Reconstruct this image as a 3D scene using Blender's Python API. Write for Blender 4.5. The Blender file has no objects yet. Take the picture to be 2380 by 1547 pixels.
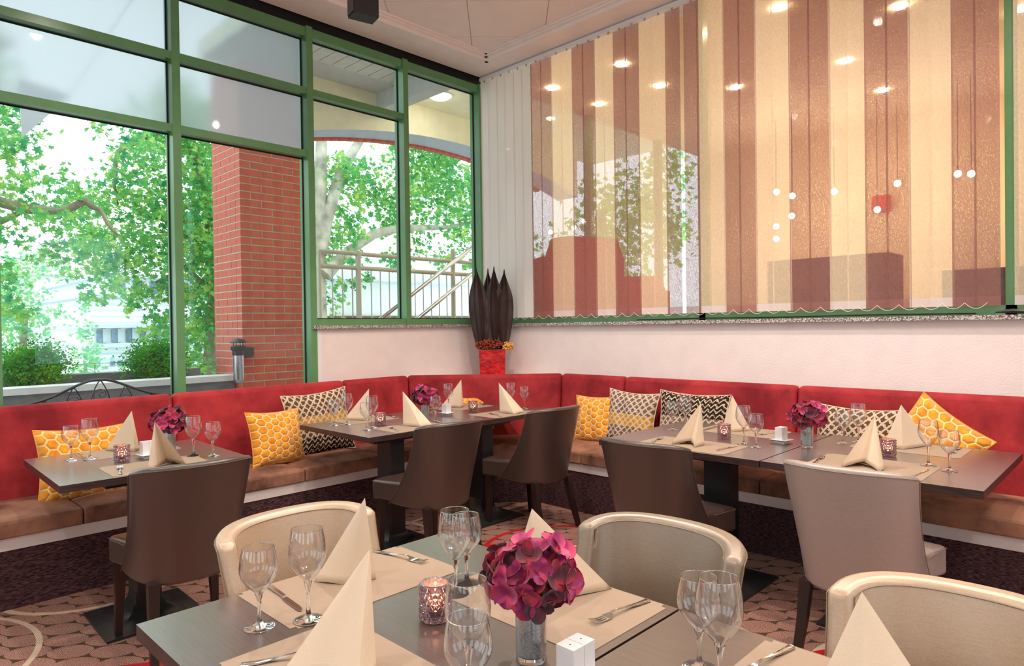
import bpy, bmesh, math, random
from mathutils import Vector, Matrix
random.seed(7)
PI = math.pi
S = bpy.context.scene
COL = S.collection

# ------------------------------------------------------------------ camera
def make_camera():
    yaw, pitch, roll = -0.0122154, -0.0101893, -0.0138272
    f = Vector((math.cos(PI/4+yaw)*math.cos(pitch), math.sin(PI/4+yaw)*math.cos(pitch), math.sin(pitch)))
    r = f.cross(Vector((0, 0, 1))).normalized(); u = r.cross(f)
    c, s = math.cos(roll), math.sin(roll)
    r, u = r*c+u*s, u*c-r*s
    cam = bpy.data.objects.new('camera', bpy.data.cameras.new('camera'))
    COL.objects.link(cam)
    M = Matrix((r, u, -f)).transposed().to_4x4(); M.translation = Vector((0, 0, 1.43))
    cam.matrix_world = M
    cam.data.sensor_width = 36; cam.data.lens = 1549.8/2380*36
    cam.data.clip_start = .05; cam.data.clip_end = 300
    S.camera = cam
make_camera()

# ------------------------------------------------------------------ light
S.view_settings.view_transform = 'Standard'; S.view_settings.look = 'None'
S.view_settings.gamma = 1; S.view_settings.use_curve_mapping = False
S.view_settings.exposure = 0.67
W = bpy.data.worlds.new('sky'); S.world = W; W.use_nodes = True
wn = W.node_tree.nodes; wl = W.node_tree.links
bg = wn['Background']
tc = wn.new('ShaderNodeTexCoord'); sep = wn.new('ShaderNodeSeparateXYZ'); cr = wn.new('ShaderNodeValToRGB')
wl.new(tc.outputs['Generated'], sep.inputs[0]); wl.new(sep.outputs['Z'], cr.inputs[0]); wl.new(cr.outputs[0], bg.inputs[0])
cr.color_ramp.elements[0].position = 0.0; cr.color_ramp.elements[0].color = (.74, .86, .92, 1)
cr.color_ramp.elements[1].position = .6; cr.color_ramp.elements[1].color = (.84, .94, 1.0, 1)
bg.inputs[1].default_value = 1.45
S.cycles.max_bounces = 12; S.cycles.transparent_max_bounces = 32; S.cycles.glossy_bounces = 5
S.cycles.transmission_bounces = 10; S.cycles.diffuse_bounces = 4
S.cycles.caustics_reflective = False; S.cycles.caustics_refractive = False
S.cycles.sample_clamp_indirect = 6
LAMP_W = 62      # each recessed ceiling lamp
LOUNGE_W = 50

def lamp_light(name, loc, power, color, radius=.08, spot=None, parent=None, blend=.6, aim=None):
    if spot:
        d = bpy.data.lights.new(name, 'SPOT'); d.spot_size = spot; d.spot_blend = blend
    else:
        d = bpy.data.lights.new(name, 'POINT')
    d.energy = power; d.color = color; d.shadow_soft_size = radius
    o = bpy.data.objects.new(name, d); COL.objects.link(o); o.location = loc
    if parent: o.parent = parent
    return o

# ------------------------------------------------------------------ materials
def lin(c):
    def g(x):
        x /= 255.0
        return x/12.92 if x <= .04045 else ((x+.055)/1.055)**2.4
    return (g(c[0]), g(c[1]), g(c[2]), 1)
class NT:
    def __init__(s, name):
        s.m = bpy.data.materials.new(name); s.m.use_nodes = True
        s.n = s.m.node_tree.nodes; s.l = s.m.node_tree.links
        s.b = s.n['Principled BSDF']; s.out = s.n['Material Output']
    def N(s, t, **kw):
        x = s.n.new('ShaderNode'+t)
        for k, v in kw.items(): setattr(x, k, v)
        return x
    def L(s, a, b): s.l.new(a, b)
    def val(s, x, v):
        if hasattr(v, 'is_output') or isinstance(v, bpy.types.NodeSocket): s.L(v, x)
        else: x.default_value = v
    def math(s, op, a, b=0.0, c=None):
        x = s.N('Math', operation=op); s.val(x.inputs[0], a); s.val(x.inputs[1], b)
        if c is not None: s.val(x.inputs[2], c)
        return x.outputs[0]
    def vmath(s, op, a, b=(0, 0, 0)):
        x = s.N('VectorMath', operation=op); s.val(x.inputs[0], a); s.val(x.inputs[1], b)
        return x
    def mix(s, f, a, b):
        x = s.N('Mix', data_type='RGBA'); s.val(x.inputs[0], f); s.val(x.inputs[6], a); s.val(x.inputs[7], b)
        return x.outputs[2]
    def coord(s, kind='Object', scale=(1, 1, 1), rot=(0, 0, 0)):
        t = s.N('TexCoord'); mp = s.N('Mapping'); mp.inputs['Scale'].default_value = scale; mp.inputs['Rotation'].default_value = rot
        s.L(t.outputs[kind], mp.inputs[0]); return mp.outputs[0]
    def noise(s, v, scale, detail=3, rough=.5):
        x = s.N('TexNoise'); s.L(v, x.inputs['Vector']); x.inputs['Scale'].default_value = scale
        x.inputs['Detail'].default_value = detail; x.inputs['Roughness'].default_value = rough
        return x.outputs[0]
    def ramp(s, f, els, const=False):
        x = s.N('ValToRGB'); s.L(f, x.inputs[0]); e = x.color_ramp.elements
        if const: x.color_ramp.interpolation = 'CONSTANT'
        while len(e) < len(els): e.new(.5)
        for i, (p, c) in enumerate(els):
            e[i].position = p; e[i].color = c if len(c) == 4 else (*c, 1)
        return x.outputs[0]
    def bump(s, h, strength=.2, dist=.01):
        x = s.N('Bump'); s.L(h, x.inputs['Height']); x.inputs['Strength'].default_value = strength; x.inputs['Distance'].default_value = dist
        s.L(x.outputs[0], s.b.inputs['Normal']); return x.outputs[0]
    def base(s, col, rough=.5, metal=0, spec=.5):
        s.val(s.b.inputs['Base Color'], col); s.b.inputs['Roughness'].default_value = rough
        s.b.inputs['Metallic'].default_value = metal; s.b.inputs['Specular IOR Level'].default_value = spec
M = {}
def plain(name, c, rough=.5, metal=0, spec=.5, var=.12, vs=8, bmp=0, bs=60, stretch=(1, 1, 1)):
    t = NT(name); col = lin(c)
    v = t.coord(scale=stretch)
    n = t.noise(v, vs, 4)
    d = tuple(x*(1-var) for x in col[:3])+(1,); h = tuple(min(1, x*(1+var)) for x in col[:3])+(1,)
    t.base(t.ramp(n, [(.3, d), (.7, h)]), rough, metal, spec)
    if bmp: t.bump(t.noise(v, bs, 3), bmp, .004)
    M[name] = t.m; return t
plain('ceiling_paint', (252, 240, 235), .6, var=.02)
plain('cornice_paint', (252, 241, 236), .5, var=.02)
plain('wall_plaster', (238, 226, 222), .7, var=.03, bmp=.5, bs=95)
plain('back_plaster', (222, 206, 192), .8, var=.03)
plain('frame_green', (98, 148, 98), .25, var=.06)
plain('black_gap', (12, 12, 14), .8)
plain('white_trim', (235, 236, 240), .4, var=.02)
plain('dark_metal', (30, 29, 32), .35, var=.1)
plain('base_plate', (38, 42, 42), .3, var=.15)
plain('leg_wood', (44, 30, 27), .3, var=.2, stretch=(1, 1, .2))
plain('rail_cream', (226, 218, 215), .35, var=.03)
plain('steel', (190, 192, 196), .28, 1, var=.05)
plain('cutlery_steel', (215, 214, 212), .14, 1, var=.03)
plain('ceramic_white', (240, 238, 240), .18, var=.01)
plain('mat_beige', (168, 148, 128), .8, var=.05, vs=3, bmp=.35, bs=420)
plain('napkin_cream', (240, 219, 192), .85, var=.02, bmp=.15, bs=300)
plain('slat_white', (240, 236, 230), .8, var=.02)
plain('rail_paint', (205, 208, 190), .35, var=.06)
plain('concrete_grey', (128, 134, 140), .8, var=.12)
plain('ledge_white', (225, 230, 232), .6, var=.05)
plain('iron_black', (40, 52, 60), .4, var=.1)
plain('porch_cream', (240, 238, 205), .7, var=.04)
plain('porch_plank', (212, 214, 204), .6, var=.05)
plain('porch_beam', (196, 202, 198), .7, var=.06)
plain('arch_blue', (190, 202, 214), .6, var=.05)
plain('brick', (206, 106, 84), .75, var=.12, vs=9, bmp=.3, bs=70)
plain('mortar', (200, 202, 188), .9, var=.1)
plain('bldg_white', (244, 246, 246), .8, var=.03)
plain('bldg_ledge', (205, 220, 226), .7, var=.04)
plain('bldg_pink', (248, 240, 236), .8, var=.03)
plain('roof_tile', (214, 205, 198), .8, var=.15, vs=30)
plain('window_dark', (120, 150, 170), .2, var=.3)
plain('sign_red', (222, 110, 70), .5)
plain('bark', (150, 140, 120), .9, var=.5, vs=5, bmp=.4, bs=25)
plain('bark_mottled', (185, 182, 165), .85, var=.45, vs=4, bmp=.3, bs=20)
plain('soil', (90, 75, 60), .9)
plain('street', (200, 206, 205), .9)
plain('terrace', (170, 172, 170), .8)
plain('lounge_wall', (236, 208, 172), .7, var=.1, vs=1.2)
plain('lounge_ceiling', (238, 220, 192), .7, var=.03)
plain('lounge_floor', (165, 110, 75), .5, var=.2, vs=2)
plain('lounge_dark', (95, 80, 85), .6, var=.2)
plain('armchair_red', (214, 72, 50), .8, var=.1)
plain('stem_green', (150, 168, 96), .6)
plain('leaf_dark', (58, 40, 38), .5, var=.35, vs=6, bmp=.5, bs=18, stretch=(1, 1, .4))
plain('filler_rust', (150, 62, 36), .8, var=.4, vs=40)
plain('filler_gold', (226, 168, 84), .8, var=.25, vs=40)
plain('speaker_dark', (52, 40, 38), .5, var=.1)
plain('speaker_black', (18, 16, 18), .5, var=.1)
plain('wax', (250, 236, 210), .5, var=.02)
plain('wood_brown', (120, 92, 78), .7, var=.3, vs=5, stretch=(1, 1, .1))
plain('sail_cloth', (214, 224, 230), .8, var=.03)

def fab(name, c1, c2, rough=.75, sheen=.6, scale=2.2, bmp=.25, stretch=(1, 1, 1)):
    t = NT(name); v = t.coord(scale=stretch)
    n1 = t.noise(v, scale, 5, .62); n2 = t.noise(v, 90, 3)
    t.base(t.ramp(n1, [(.36, lin(c1)), (.62, lin(c2))]), rough, 0, .2)
    t.b.inputs['Sheen Weight'].default_value = sheen; t.b.inputs['Sheen Roughness'].default_value = .4
    t.b.inputs['Sheen Tint'].default_value = lin(c2)
    h = t.math('ADD', n1, t.math('MULTIPLY', n2, .15))
    t.bump(h, bmp, .02); M[name] = t.m
fab('red_velvet', (128, 32, 40), (182, 56, 60), scale=3, sheen=.35)
fab('seat_velvet', (88, 60, 50), (172, 124, 100), scale=2.4, sheen=.5, stretch=(1.2, 1.2, 1))
fab('yellow_piping', (225, 160, 50), (240, 180, 70))

# leatherette with a woven grain
def leather(name, c, rough, metal=.25):
    t = NT(name); v = t.coord(scale=(1, 1, 1))
    a = t.noise(t.coord(scale=(30, 30, 320)), 1.6, 2); b = t.noise(t.coord(scale=(340, 340, 26)), 1.6, 2)
    w = t.math('ADD', a, b); col = lin(c)
    t.base(t.ramp(t.math('MULTIPLY', w, .5), [(.38, tuple(x*.92 for x in col[:3])+(1,)), (.62, tuple(min(1, x*1.09) for x in col[:3])+(1,))]), rough, metal, .6)
    t.b.inputs['Coat Weight'].default_value = .9; t.b.inputs['Coat Roughness'].default_value = .36; t.b.inputs['Coat IOR'].default_value = 1.6
    t.bump(w, .16, .002); M[name] = t.m
leather('leather_brown', (72, 55, 49), .34)
leather('leather_beige', (190, 164, 136), .4, .15)
leather('leather_taupe', (142, 124, 104), .38, .2)
leather('leather_silver', (172, 158, 150), .4, .2)
plain('seam_pale', (150, 130, 108), .6)
plain('seam_dark', (96, 80, 70), .6)

def table_wood():
    t = NT('table_wood'); g = t.noise(t.coord(scale=(60, 2.2, 20)), 4, 4)
    t.base(t.ramp(g, [(.3, lin((70, 53, 47))), (.7, lin((88, 68, 60)))]), .33, 0, .9)
    t.b.inputs['Coat Weight'].default_value = 1; t.b.inputs['Coat IOR'].default_value = 1.7; t.b.inputs['Coat Roughness'].default_value = .25
    t.bump(g, .05, .002); M['table_wood'] = t.m
    t = NT('table_edge'); g = t.noise(t.coord(scale=(3, 3, 80)), 4, 3)
    t.base(t.ramp(g, [(.3, lin((40, 27, 27))), (.7, lin((74, 54, 52)))]), .4); M['table_edge'] = t.m
table_wood()

def granite():
    t = NT('granite'); v = t.coord()
    x = t.N('TexVoronoi'); t.L(v, x.inputs['Vector']); x.inputs['Scale'].default_value = 170
    c = t.ramp(x.outputs['Color'], [(.25, lin((66, 62, 66))), (.45, lin((150, 136, 130))), (.7, lin((214, 204, 198)))])
    t.base(c, .3); M['granite'] = t.m
granite()

def carpet():
    t = NT('carpet'); v = t.coord('Object')
    s = t.N('SeparateXYZ'); t.L(v, s.inputs[0]); X, Y = s.outputs[0], s.outputs[1]
    # rotate 45 degrees so the rows of pebbles run across the view
    a = t.math('MULTIPLY', t.math('SUBTRACT', X, Y), .7071); b = t.math('MULTIPLY', t.math('ADD', X, Y), .7071)
    a = t.math('ADD', a, 100.0); b = t.math('ADD', b, 100.0)
    a = t.math('DIVIDE', a, .19); b = t.math('DIVIDE', b, .125)
    def dist(ox, oy):
        fa = t.math('SUBTRACT', t.math('FRACT', t.math('ADD', a, ox)), .5)
        fb = t.math('MULTIPLY', t.math('SUBTRACT', t.math('FRACT', t.math('ADD', t.math('DIVIDE', b, 1.86), oy)), .5), 1.86)
        return t.math('SQRT', t.math('ADD', t.math('MULTIPLY', fa, fa), t.math('MULTIPLY', fb, fb)))
    d = t.math('MINIMUM', dist(0, 0), dist(.5, .5))
    gap = t.math('GREATER_THAN', d, .512)
    nz = t.noise(v, 240, 2); big = t.noise(v, 1.5, 2)
    stone = t.ramp(nz, [(.38, lin((108, 70, 62))), (.62, lin((204, 156, 136)))])
    stone = t.mix(t.math('MULTIPLY', big, .35), stone, lin((128, 104, 104)))
    c = t.mix(gap, stone, lin((84, 66, 50)))
    def ring(cx, cy, r, w, colr, c, period=1.9):
        px = t.math('SUBTRACT', t.math('PINGPONG', t.math('ADD', X, 19*1.9-cx), period/2), 0)
        # wrapped distance
        dx = t.math('SUBTRACT', t.math('MODULO', t.math('ADD', X, period*20-cx+period/2), period), period/2)
        dy = t.math('SUBTRACT', t.math('MODULO', t.math('ADD', Y, period*20-cy+period/2), period), period/2)
        dd = t.math('SQRT', t.math('ADD', t.math('MULTIPLY', dx, dx), t.math('MULTIPLY', dy, dy)))
        k = t.math('LESS_THAN', t.math('ABSOLUTE', t.math('SUBTRACT', dd, r)), w)
        return t.mix(k, c, lin(colr))
    c = ring(2.95, .62, .46, .017, (214, 188, 162), c)
    c = ring(2.35, 1.55, .62, .013, (205, 180, 158), c, 2.3)
    c = ring(2.75, 2.75, .47, .02, (196, 40, 48), c, 2.1)
    c = ring(.55, 2.75, .5, .018, (200, 38, 44), c, 2.7)
    t.base(c, .95, 0, .1)
    wv = t.N('TexWave'); t.L(v, wv.inputs['Vector']); wv.inputs['Scale'].default_value = 55; wv.inputs['Distortion'].default_value = 1.5
    t.bump(t.math('ADD', t.math('MULTIPLY', wv.outputs['Fac'], .6), nz), .5, .006); M['carpet'] = t.m
    t = NT('base_carpet'); v = t.coord(scale=(1, 1, 6)); n = t.noise(v, 38, 4, .6)
    t.base(t.ramp(n, [(.38, lin((46, 28, 34))), (.66, lin((112, 82, 84)))]), .95, 0, .1); t.bump(n, .7, .01); M['base_carpet'] = t.m
carpet()

def hexmat():
    t = NT('honeycomb'); uv = t.N('TexCoord').outputs['UV']
    v = t.vmath('ADD', t.vmath('MULTIPLY', uv, (7.0, 7.0, 0)).outputs[0], (50, 50*1.0, 0)).outputs[0]
    s3 = 1.7320508
    def cell(off):
        m = t.vmath('MODULO', t.vmath('SUBTRACT', v, off).outputs[0], (s3, 1, 1)).outputs[0]
        return t.vmath('SUBTRACT', m, (s3/2, .5, 0)).outputs[0]
    A = cell((0, 0, 0)); B = cell((s3/2, .5, 0))
    la = t.vmath('DOT_PRODUCT', A, A).outputs['Value']; lb = t.vmath('DOT_PRODUCT', B, B).outputs['Value']
    k = t.math('LESS_THAN', la, lb)
    mx = t.N('Mix', data_type='VECTOR'); t.L(k, mx.inputs[0]); t.L(B, mx.inputs[4]); t.L(A, mx.inputs[5])
    g = t.vmath('ABSOLUTE', mx.outputs[1]).outputs[0]
    sp = t.N('SeparateXYZ'); t.L(g, sp.inputs[0])
    # hexagons with a flat spacing of 1 along v
    e = t.math('MAXIMUM', sp.outputs[1], t.vmath('DOT_PRODUCT', g, (s3/2, .5, 0)).outputs['Value'])
    line = t.math('GREATER_THAN', e, .43)
    nz = t.noise(uv, 9, 3)
    yel = t.ramp(nz, [(.35, lin((222, 132, 22))), (.65, lin((250, 176, 50)))])
    t.base(t.mix(line, yel, lin((252, 226, 160))), .8, 0, .2)
    t.b.inputs['Sheen Weight'].default_value = .4
    t.bump(t.math('SUBTRACT', 1.0, t.math('POWER', t.math('MULTIPLY', e, 2.0), 4.0)), .6, .012); M['honeycomb'] = t.m
hexmat()

def knit(name, bands):
    t = NT(name); uv = t.N('TexCoord').outputs['UV']; s = t.N('SeparateXYZ'); t.L(uv, s.inputs[0])
    nz = t.noise(uv, 30, 2); w = t.math('MULTIPLY', t.math('SUBTRACT', nz, .5), .06)
    u = t.math('ADD', s.outputs[0], w); v = t.math('ADD', s.outputs[1], w)
    a = t.math('ADD', t.math('MULTIPLY', u, 8.0), t.math('MULTIPLY', v, 7.5)); b = t.math('ADD', t.math('SUBTRACT', t.math('MULTIPLY', u, 8.0), t.math('MULTIPLY', v, 7.5)), 40.0)
    la = t.math('LESS_THAN', t.math('ABSOLUTE', t.math('SUBTRACT', t.math('FRACT', a), .5)), .15)
    lb = t.math('LESS_THAN', t.math('ABSOLUTE', t.math('SUBTRACT', t.math('FRACT', b), .5)), .15)
    dia = t.math('MAXIMUM', la, lb)
    zz = t.math('ADD', t.math('MULTIPLY', v, 12.0), t.math('MULTIPLY', t.math('PINGPONG', t.math('MULTIPLY', u, 9.0), .5), 1.5))
    zl = t.math('LESS_THAN', t.math('FRACT', zz), .3)
    col = t.ramp(v, [(p, lin(c)) for p, c, _ in bands], True)
    isz = t.ramp(v, [(p, (z, z, z)) for p, _, z in bands], True)
    spk = t.noise(uv, 160, 2)
    col = t.mix(t.math('GREATER_THAN', spk, .62), col, lin((170, 140, 112)))
    pat = t.mix(isz, dia, zl)
    cream = t.ramp(spk, [(.3, lin((214, 184, 156))), (.7, lin((250, 228, 204)))])
    t.base(t.mix(pat, col, cream), .9, 0, .1)
    t.bump(t.math('ADD', pat, t.math('MULTIPLY', spk, .7)), .7, .012); M[name] = t.m
BK, YE, BR, GR = (24, 18, 18), (222, 160, 40), (98, 78, 58), (122, 106, 98)
knit('knit_a', [(0, BK, 1), (.27, BR, 0), (.48, YE, 0), (.62, BR, 0)])
knit('knit_b', [(0, BK, 1), (.14, GR, 0), (.34, YE, 0), (.58, GR, 0)])
knit('knit_c', [(0, BR, 0), (.1, YE, 0), (.34, GR, 0), (.6, BK, 1)])
knit('knit_d', [(0, BR, 0), (.06, BR, 0), (.5, BR, 0), (.9, BR, 0)])

def glassy():
    # thin clear glass: see-through with a Fresnel reflection
    def thin(name, tint, boost, rough=0.0, ior=1.5):
        m = bpy.data.materials.new(name); m.use_nodes = True; n = m.node_tree.nodes; l = m.node_tree.links
        n.remove(n['Principled BSDF']); tr = n.new('ShaderNodeBsdfTransparent'); tr.inputs[0].default_value = tint
        gl = n.new('ShaderNodeBsdfGlossy'); gl.inputs['Roughness'].default_value = rough
        fr = n.new('ShaderNodeLayerWeight'); fr.inputs[0].default_value = .5
        pw = n.new('ShaderNodeMath'); pw.operation = 'POWER'; pw.inputs[1].default_value = ior; l.new(fr.outputs['Facing'], pw.inputs[0])
        mu = n.new('ShaderNodeMath'); mu.operation = 'MULTIPLY_ADD'; mu.inputs[1].default_value = boost[0]; mu.inputs[2].default_value = boost[1]; mu.use_clamp = True
        mx = n.new('ShaderNodeMixShader'); l.new(pw.outputs[0], mu.inputs[0]); l.new(mu.outputs[0], mx.inputs[0])
        l.new(tr.outputs[0], mx.inputs[1]); l.new(gl.outputs[0], mx.inputs[2]); l.new(mx.outputs[0], n['Material Output'].inputs[0]); M[name] = m
    thin('pane_glass', (.985, .995, .99, 1), (.7, .03), 0, 5)
    thin('rim_glass', (.97, .98, 1, 1), (.5, .42), .05, 1.5)
    thin('bowl_glass', (.98, .98, .985, 1), (.95, .11), .0, 1.8)
    t = NT('stem_glass'); t.base((1, 1, 1, 1), 0); t.b.inputs['Transmission Weight'].default_value = 1; t.b.inputs['IOR'].default_value = 1.45; M['stem_glass'] = t.m
    t = NT('cut_glass'); t.base(lin((200, 172, 186)), .03); t.b.inputs['Transmission Weight'].default_value = .9; t.b.inputs['IOR'].default_value = 1.4; M['cut_glass'] = t.m
    # frosted pane
    m = bpy.data.materials.new('frosted_glass'); m.use_nodes = True; n = m.node_tree.nodes; l = m.node_tree.links
    n.remove(n['Principled BSDF']); a = n.new('ShaderNodeBsdfTranslucent'); a.inputs[0].default_value = (.92, .97, 1, 1)
    d = n.new('ShaderNodeBsdfDiffuse'); d.inputs[0].default_value = (.7, .78, .8, 1); g = n.new('ShaderNodeBsdfGlossy'); g.inputs['Roughness'].default_value = .03
    m1 = n.new('ShaderNodeMixShader'); m1.inputs[0].default_value = .1; l.new(a.outputs[0], m1.inputs[1]); l.new(d.outputs[0], m1.inputs[2])
    tr = n.new('ShaderNodeBsdfTransparent'); m3 = n.new('ShaderNodeMixShader'); m3.inputs[0].default_value = .08; rf = n.new('ShaderNodeBsdfRefraction'); rf.inputs['Roughness'].default_value = .75; rf.inputs['IOR'].default_value = 1.02; rf.inputs[0].default_value = (.95, 1, 1, 1); m4 = n.new('ShaderNodeMixShader'); m4.inputs[0].default_value = .45; l.new(m1.outputs[0], m4.inputs[1]); l.new(rf.outputs[0], m4.inputs[2]); l.new(m4.outputs[0], m3.inputs[1]); l.new(tr.outputs[0], m3.inputs[2])
    fr = n.new('ShaderNodeFresnel'); fr.inputs[0].default_value = 1.45
    m2 = n.new('ShaderNodeMixShader'); l.new(fr.outputs[0], m2.inputs[0]); l.new(m3.outputs[0], m2.inputs[1]); l.new(g.outputs[0], m2.inputs[2]); l.new(m2.outputs[0], n['Material Output'].inputs[0]); M['frosted_glass'] = m
glassy()

def sheer(name, c, solid, fibre):
    m = bpy.data.materials.new(name); m.use_nodes = True; n = m.node_tree.nodes; l = m.node_tree.links
    n.remove(n['Principled BSDF'])
    tc = n.new('ShaderNodeTexCoord'); mp = n.new('ShaderNodeMapping'); mp.inputs['Scale'].default_value = (1, 1.9, 1); mp.inputs['Rotation'].default_value = (.9, 0, 0)
    l.new(tc.outputs['Object'], mp.inputs[0])
    nz = n.new('ShaderNodeTexNoise'); nz.inputs['Scale'].default_value = 75; nz.inputs['Distortion'].default_value = 1.6; nz.inputs['Detail'].default_value = 4; nz.inputs['Roughness'].default_value = .7; l.new(mp.outputs[0], nz.inputs['Vector'])
    rp = n.new('ShaderNodeValToRGB'); rp.color_ramp.elements[0].position = .35; rp.color_ramp.elements[1].position = .65
    lo, hi = solid-fibre, min(1, solid+fibre); rp.color_ramp.elements[0].color = (lo, lo, lo, 1); rp.color_ramp.elements[1].color = (hi, hi, hi, 1); l.new(nz.outputs[0], rp.inputs[0])
    d = n.new('ShaderNodeBsdfDiffuse'); d.inputs[0].default_value = lin(c); a = n.new('ShaderNodeBsdfTranslucent'); a.inputs[0].default_value = lin(c)
    m1 = n.new('ShaderNodeMixShader'); m1.inputs[0].default_value = .12 if solid > .98 else .5; l.new(d.outputs[0], m1.inputs[1]); l.new(a.outputs[0], m1.inputs[2])
    tr = n.new('ShaderNodeBsdfTransparent'); m2 = n.new('ShaderNodeMixShader'); l.new(rp.outputs[0], m2.inputs[0]); l.new(tr.outputs[0], m2.inputs[1]); l.new(m1.outputs[0], m2.inputs[2])
    l.new(m2.outputs[0], n['Material Output'].inputs[0]); M[name] = m
sheer('slat_brown', (168, 122, 120), .70, .24)
sheer('slat_cream', (248, 232, 208), .72, .14)
sheer('slat_solid', (240, 238, 234), .985, .01)
sheer('slat_hem', (246, 236, 240), .95, .04)
sheer('slat_brown_hem', (170, 124, 124), .86, .1)

def emis(name, c, s):
    t = NT(name); t.base((0, 0, 0, 1)); t.b.inputs['Emission Color'].default_value = c; t.b.inputs['Emission Strength'].default_value = s; M[name] = t.m
emis('lamp_glow', (1, .93, .8, 1), 14); emis('warm_glow', (1, .79, .54, 1), 140); emis('flame_glow', (1, .72, .35, 1), 16)

def leafmat(name, c1, c2, c3, trans=.5):
    m = bpy.data.materials.new(name); m.use_nodes = True; n = m.node_tree.nodes; l = m.node_tree.links; n.remove(n['Principled BSDF'])
    tc = n.new('ShaderNodeTexCoord'); nz = n.new('ShaderNodeTexNoise'); nz.inputs['Scale'].default_value = 2.6; nz.inputs['Detail'].default_value = 6; nz.inputs['Roughness'].default_value = .8
    l.new(tc.outputs['Object'], nz.inputs['Vector']); rp = n.new('ShaderNodeValToRGB'); e = rp.color_ramp.elements; e.new(.5)
    for i, (p, c) in enumerate([(.36, c1), (.5, c2), (.63, c3)]): e[i].position = p; e[i].color = lin(c)
    l.new(nz.outputs[0], rp.inputs[0])
    d = n.new('ShaderNodeBsdfDiffuse'); a = n.new('ShaderNodeBsdfTranslucent'); l.new(rp.outputs[0], d.inputs[0]); l.new(rp.outputs[0], a.inputs[0])
    x = n.new('ShaderNodeMixShader'); x.inputs[0].default_value = trans; l.new(d.outputs[0], x.inputs[1]); l.new(a.outputs[0], x.inputs[2]); l.new(x.outputs[0], n['Material Output'].inputs[0]); M[name] = m
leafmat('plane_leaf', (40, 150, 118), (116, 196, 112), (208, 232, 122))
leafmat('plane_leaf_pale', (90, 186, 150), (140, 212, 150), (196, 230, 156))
leafmat('bush_leaf', (14, 104, 56), (66, 168, 56), (140, 212, 70), .35)

def petal():
    m = bpy.data.materials.new('petal'); m.use_nodes = True; n = m.node_tree.nodes; l = m.node_tree.links; b = n['Principled BSDF']
    oi = n.new('ShaderNodeObjectInfo'); rp = n.new('ShaderNodeValToRGB'); e = rp.color_ramp.elements
    for _ in range(3): e.new(.5)
    for i, (p, c) in enumerate([(.05, (56, 5, 32)), (.3, (116, 10, 42)), (.5, (176, 20, 52)), (.72, (140, 22, 100)), (.97, (226, 60, 112))]): e[i].position = p; e[i].color = lin(c)
    tc = n.new('ShaderNodeTexCoord'); nz = n.new('ShaderNodeTexNoise'); nz.inputs['Scale'].default_value = 38; l.new(tc.outputs['Object'], nz.inputs['Vector'])
    ad = n.new('ShaderNodeMath'); ad.operation = 'MULTIPLY_ADD'; ad.inputs[1].default_value = 1.3; l.new(nz.outputs[0], ad.inputs[0])
    sb = n.new('ShaderNodeMath'); sb.operation = 'SUBTRACT'; sb.inputs[1].default_value = .65; l.new(oi.outputs['Random'], sb.inputs[0]); l.new(sb.outputs[0], ad.inputs[2])
    l.new(ad.outputs[0], rp.inputs[0]); l.new(rp.outputs[0], b.inputs['Base Color']); b.inputs['Roughness'].default_value = .55; b.inputs['Sheen Weight'].default_value = .3; M['petal'] = m
petal()
def cork():
    t = NT('stone_fill'); v = t.coord(); x = t.N('TexVoronoi'); t.L(v, x.inputs['Vector']); x.inputs['Scale'].default_value = 420
    t.base(t.ramp(x.outputs['Color'], [(.2, lin((158, 164, 162))), (.8, lin((222, 226, 224)))]), .3); M['stone_fill'] = t.m
    t = NT('red_glass'); t.base(t.ramp(t.noise(t.coord(), 9, 3), [(.3, lin((150, 14, 24))), (.7, lin((212, 38, 40)))]), .08); t.b.inputs['Coat Weight'].default_value = .7; t.bump(t.noise(t.coord(), 22, 3), .5, .02); M['red_glass'] = t.m
    t = NT('louvre_white'); wv = t.N('TexWave', wave_type='BANDS', bands_direction='Z'); t.L(t.coord(), wv.inputs['Vector']); wv.inputs['Scale'].default_value = 1.6
    t.base(t.ramp(wv.outputs['Fac'], [(.1, lin((214, 226, 232))), (.5, lin((244, 248, 250)))]), .7); M['louvre_white'] = t.m
cork()

# ------------------------------------------------------------------ mesh helpers
def finish(me, smooth):
    if smooth is not None:
        me.polygons.foreach_set('use_smooth', [True]*len(me.polygons))
        me.set_sharp_from_angle(angle=math.radians(smooth))
def obj(name, bm, mat, parent=None, bevel=0, segs=2, smooth=35, loc=None, rot=None):
    if bevel:
        es = [e for e in bm.edges if len(e.link_faces) == 2 and e.calc_face_angle(0) > .6]
        bmesh.ops.bevel(bm, geom=es, offset=bevel, segments=segs, affect='EDGES', profile=.6, clamp_overlap=True)
    me = bpy.data.meshes.new(name); bmesh.ops.recalc_face_normals(bm, faces=bm.faces); bm.to_mesh(me); bm.free()
    for m in (mat if isinstance(mat, (list, tuple)) else [mat]): me.materials.append(M[m])
    finish(me, smooth)
    return link(name, me, parent, loc, rot)
def link(name, me, parent=None, loc=None, rot=None):
    o = bpy.data.objects.new(name, me); COL.objects.link(o)
    if parent is not None: o.parent = parent
    if loc is not None: o.location = loc
    if rot is not None: o.rotation_euler = rot
    return o
def raw(name, vs, fs, mat, parent=None, smooth=None, **kw):
    me = bpy.data.meshes.new(name); me.from_pydata(vs, [], fs); me.update()
    for m in (mat if isinstance(mat, (list, tuple)) else [mat]): me.materials.append(M[m])
    finish(me, smooth)
    return link(name, me, parent, **kw)
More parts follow.
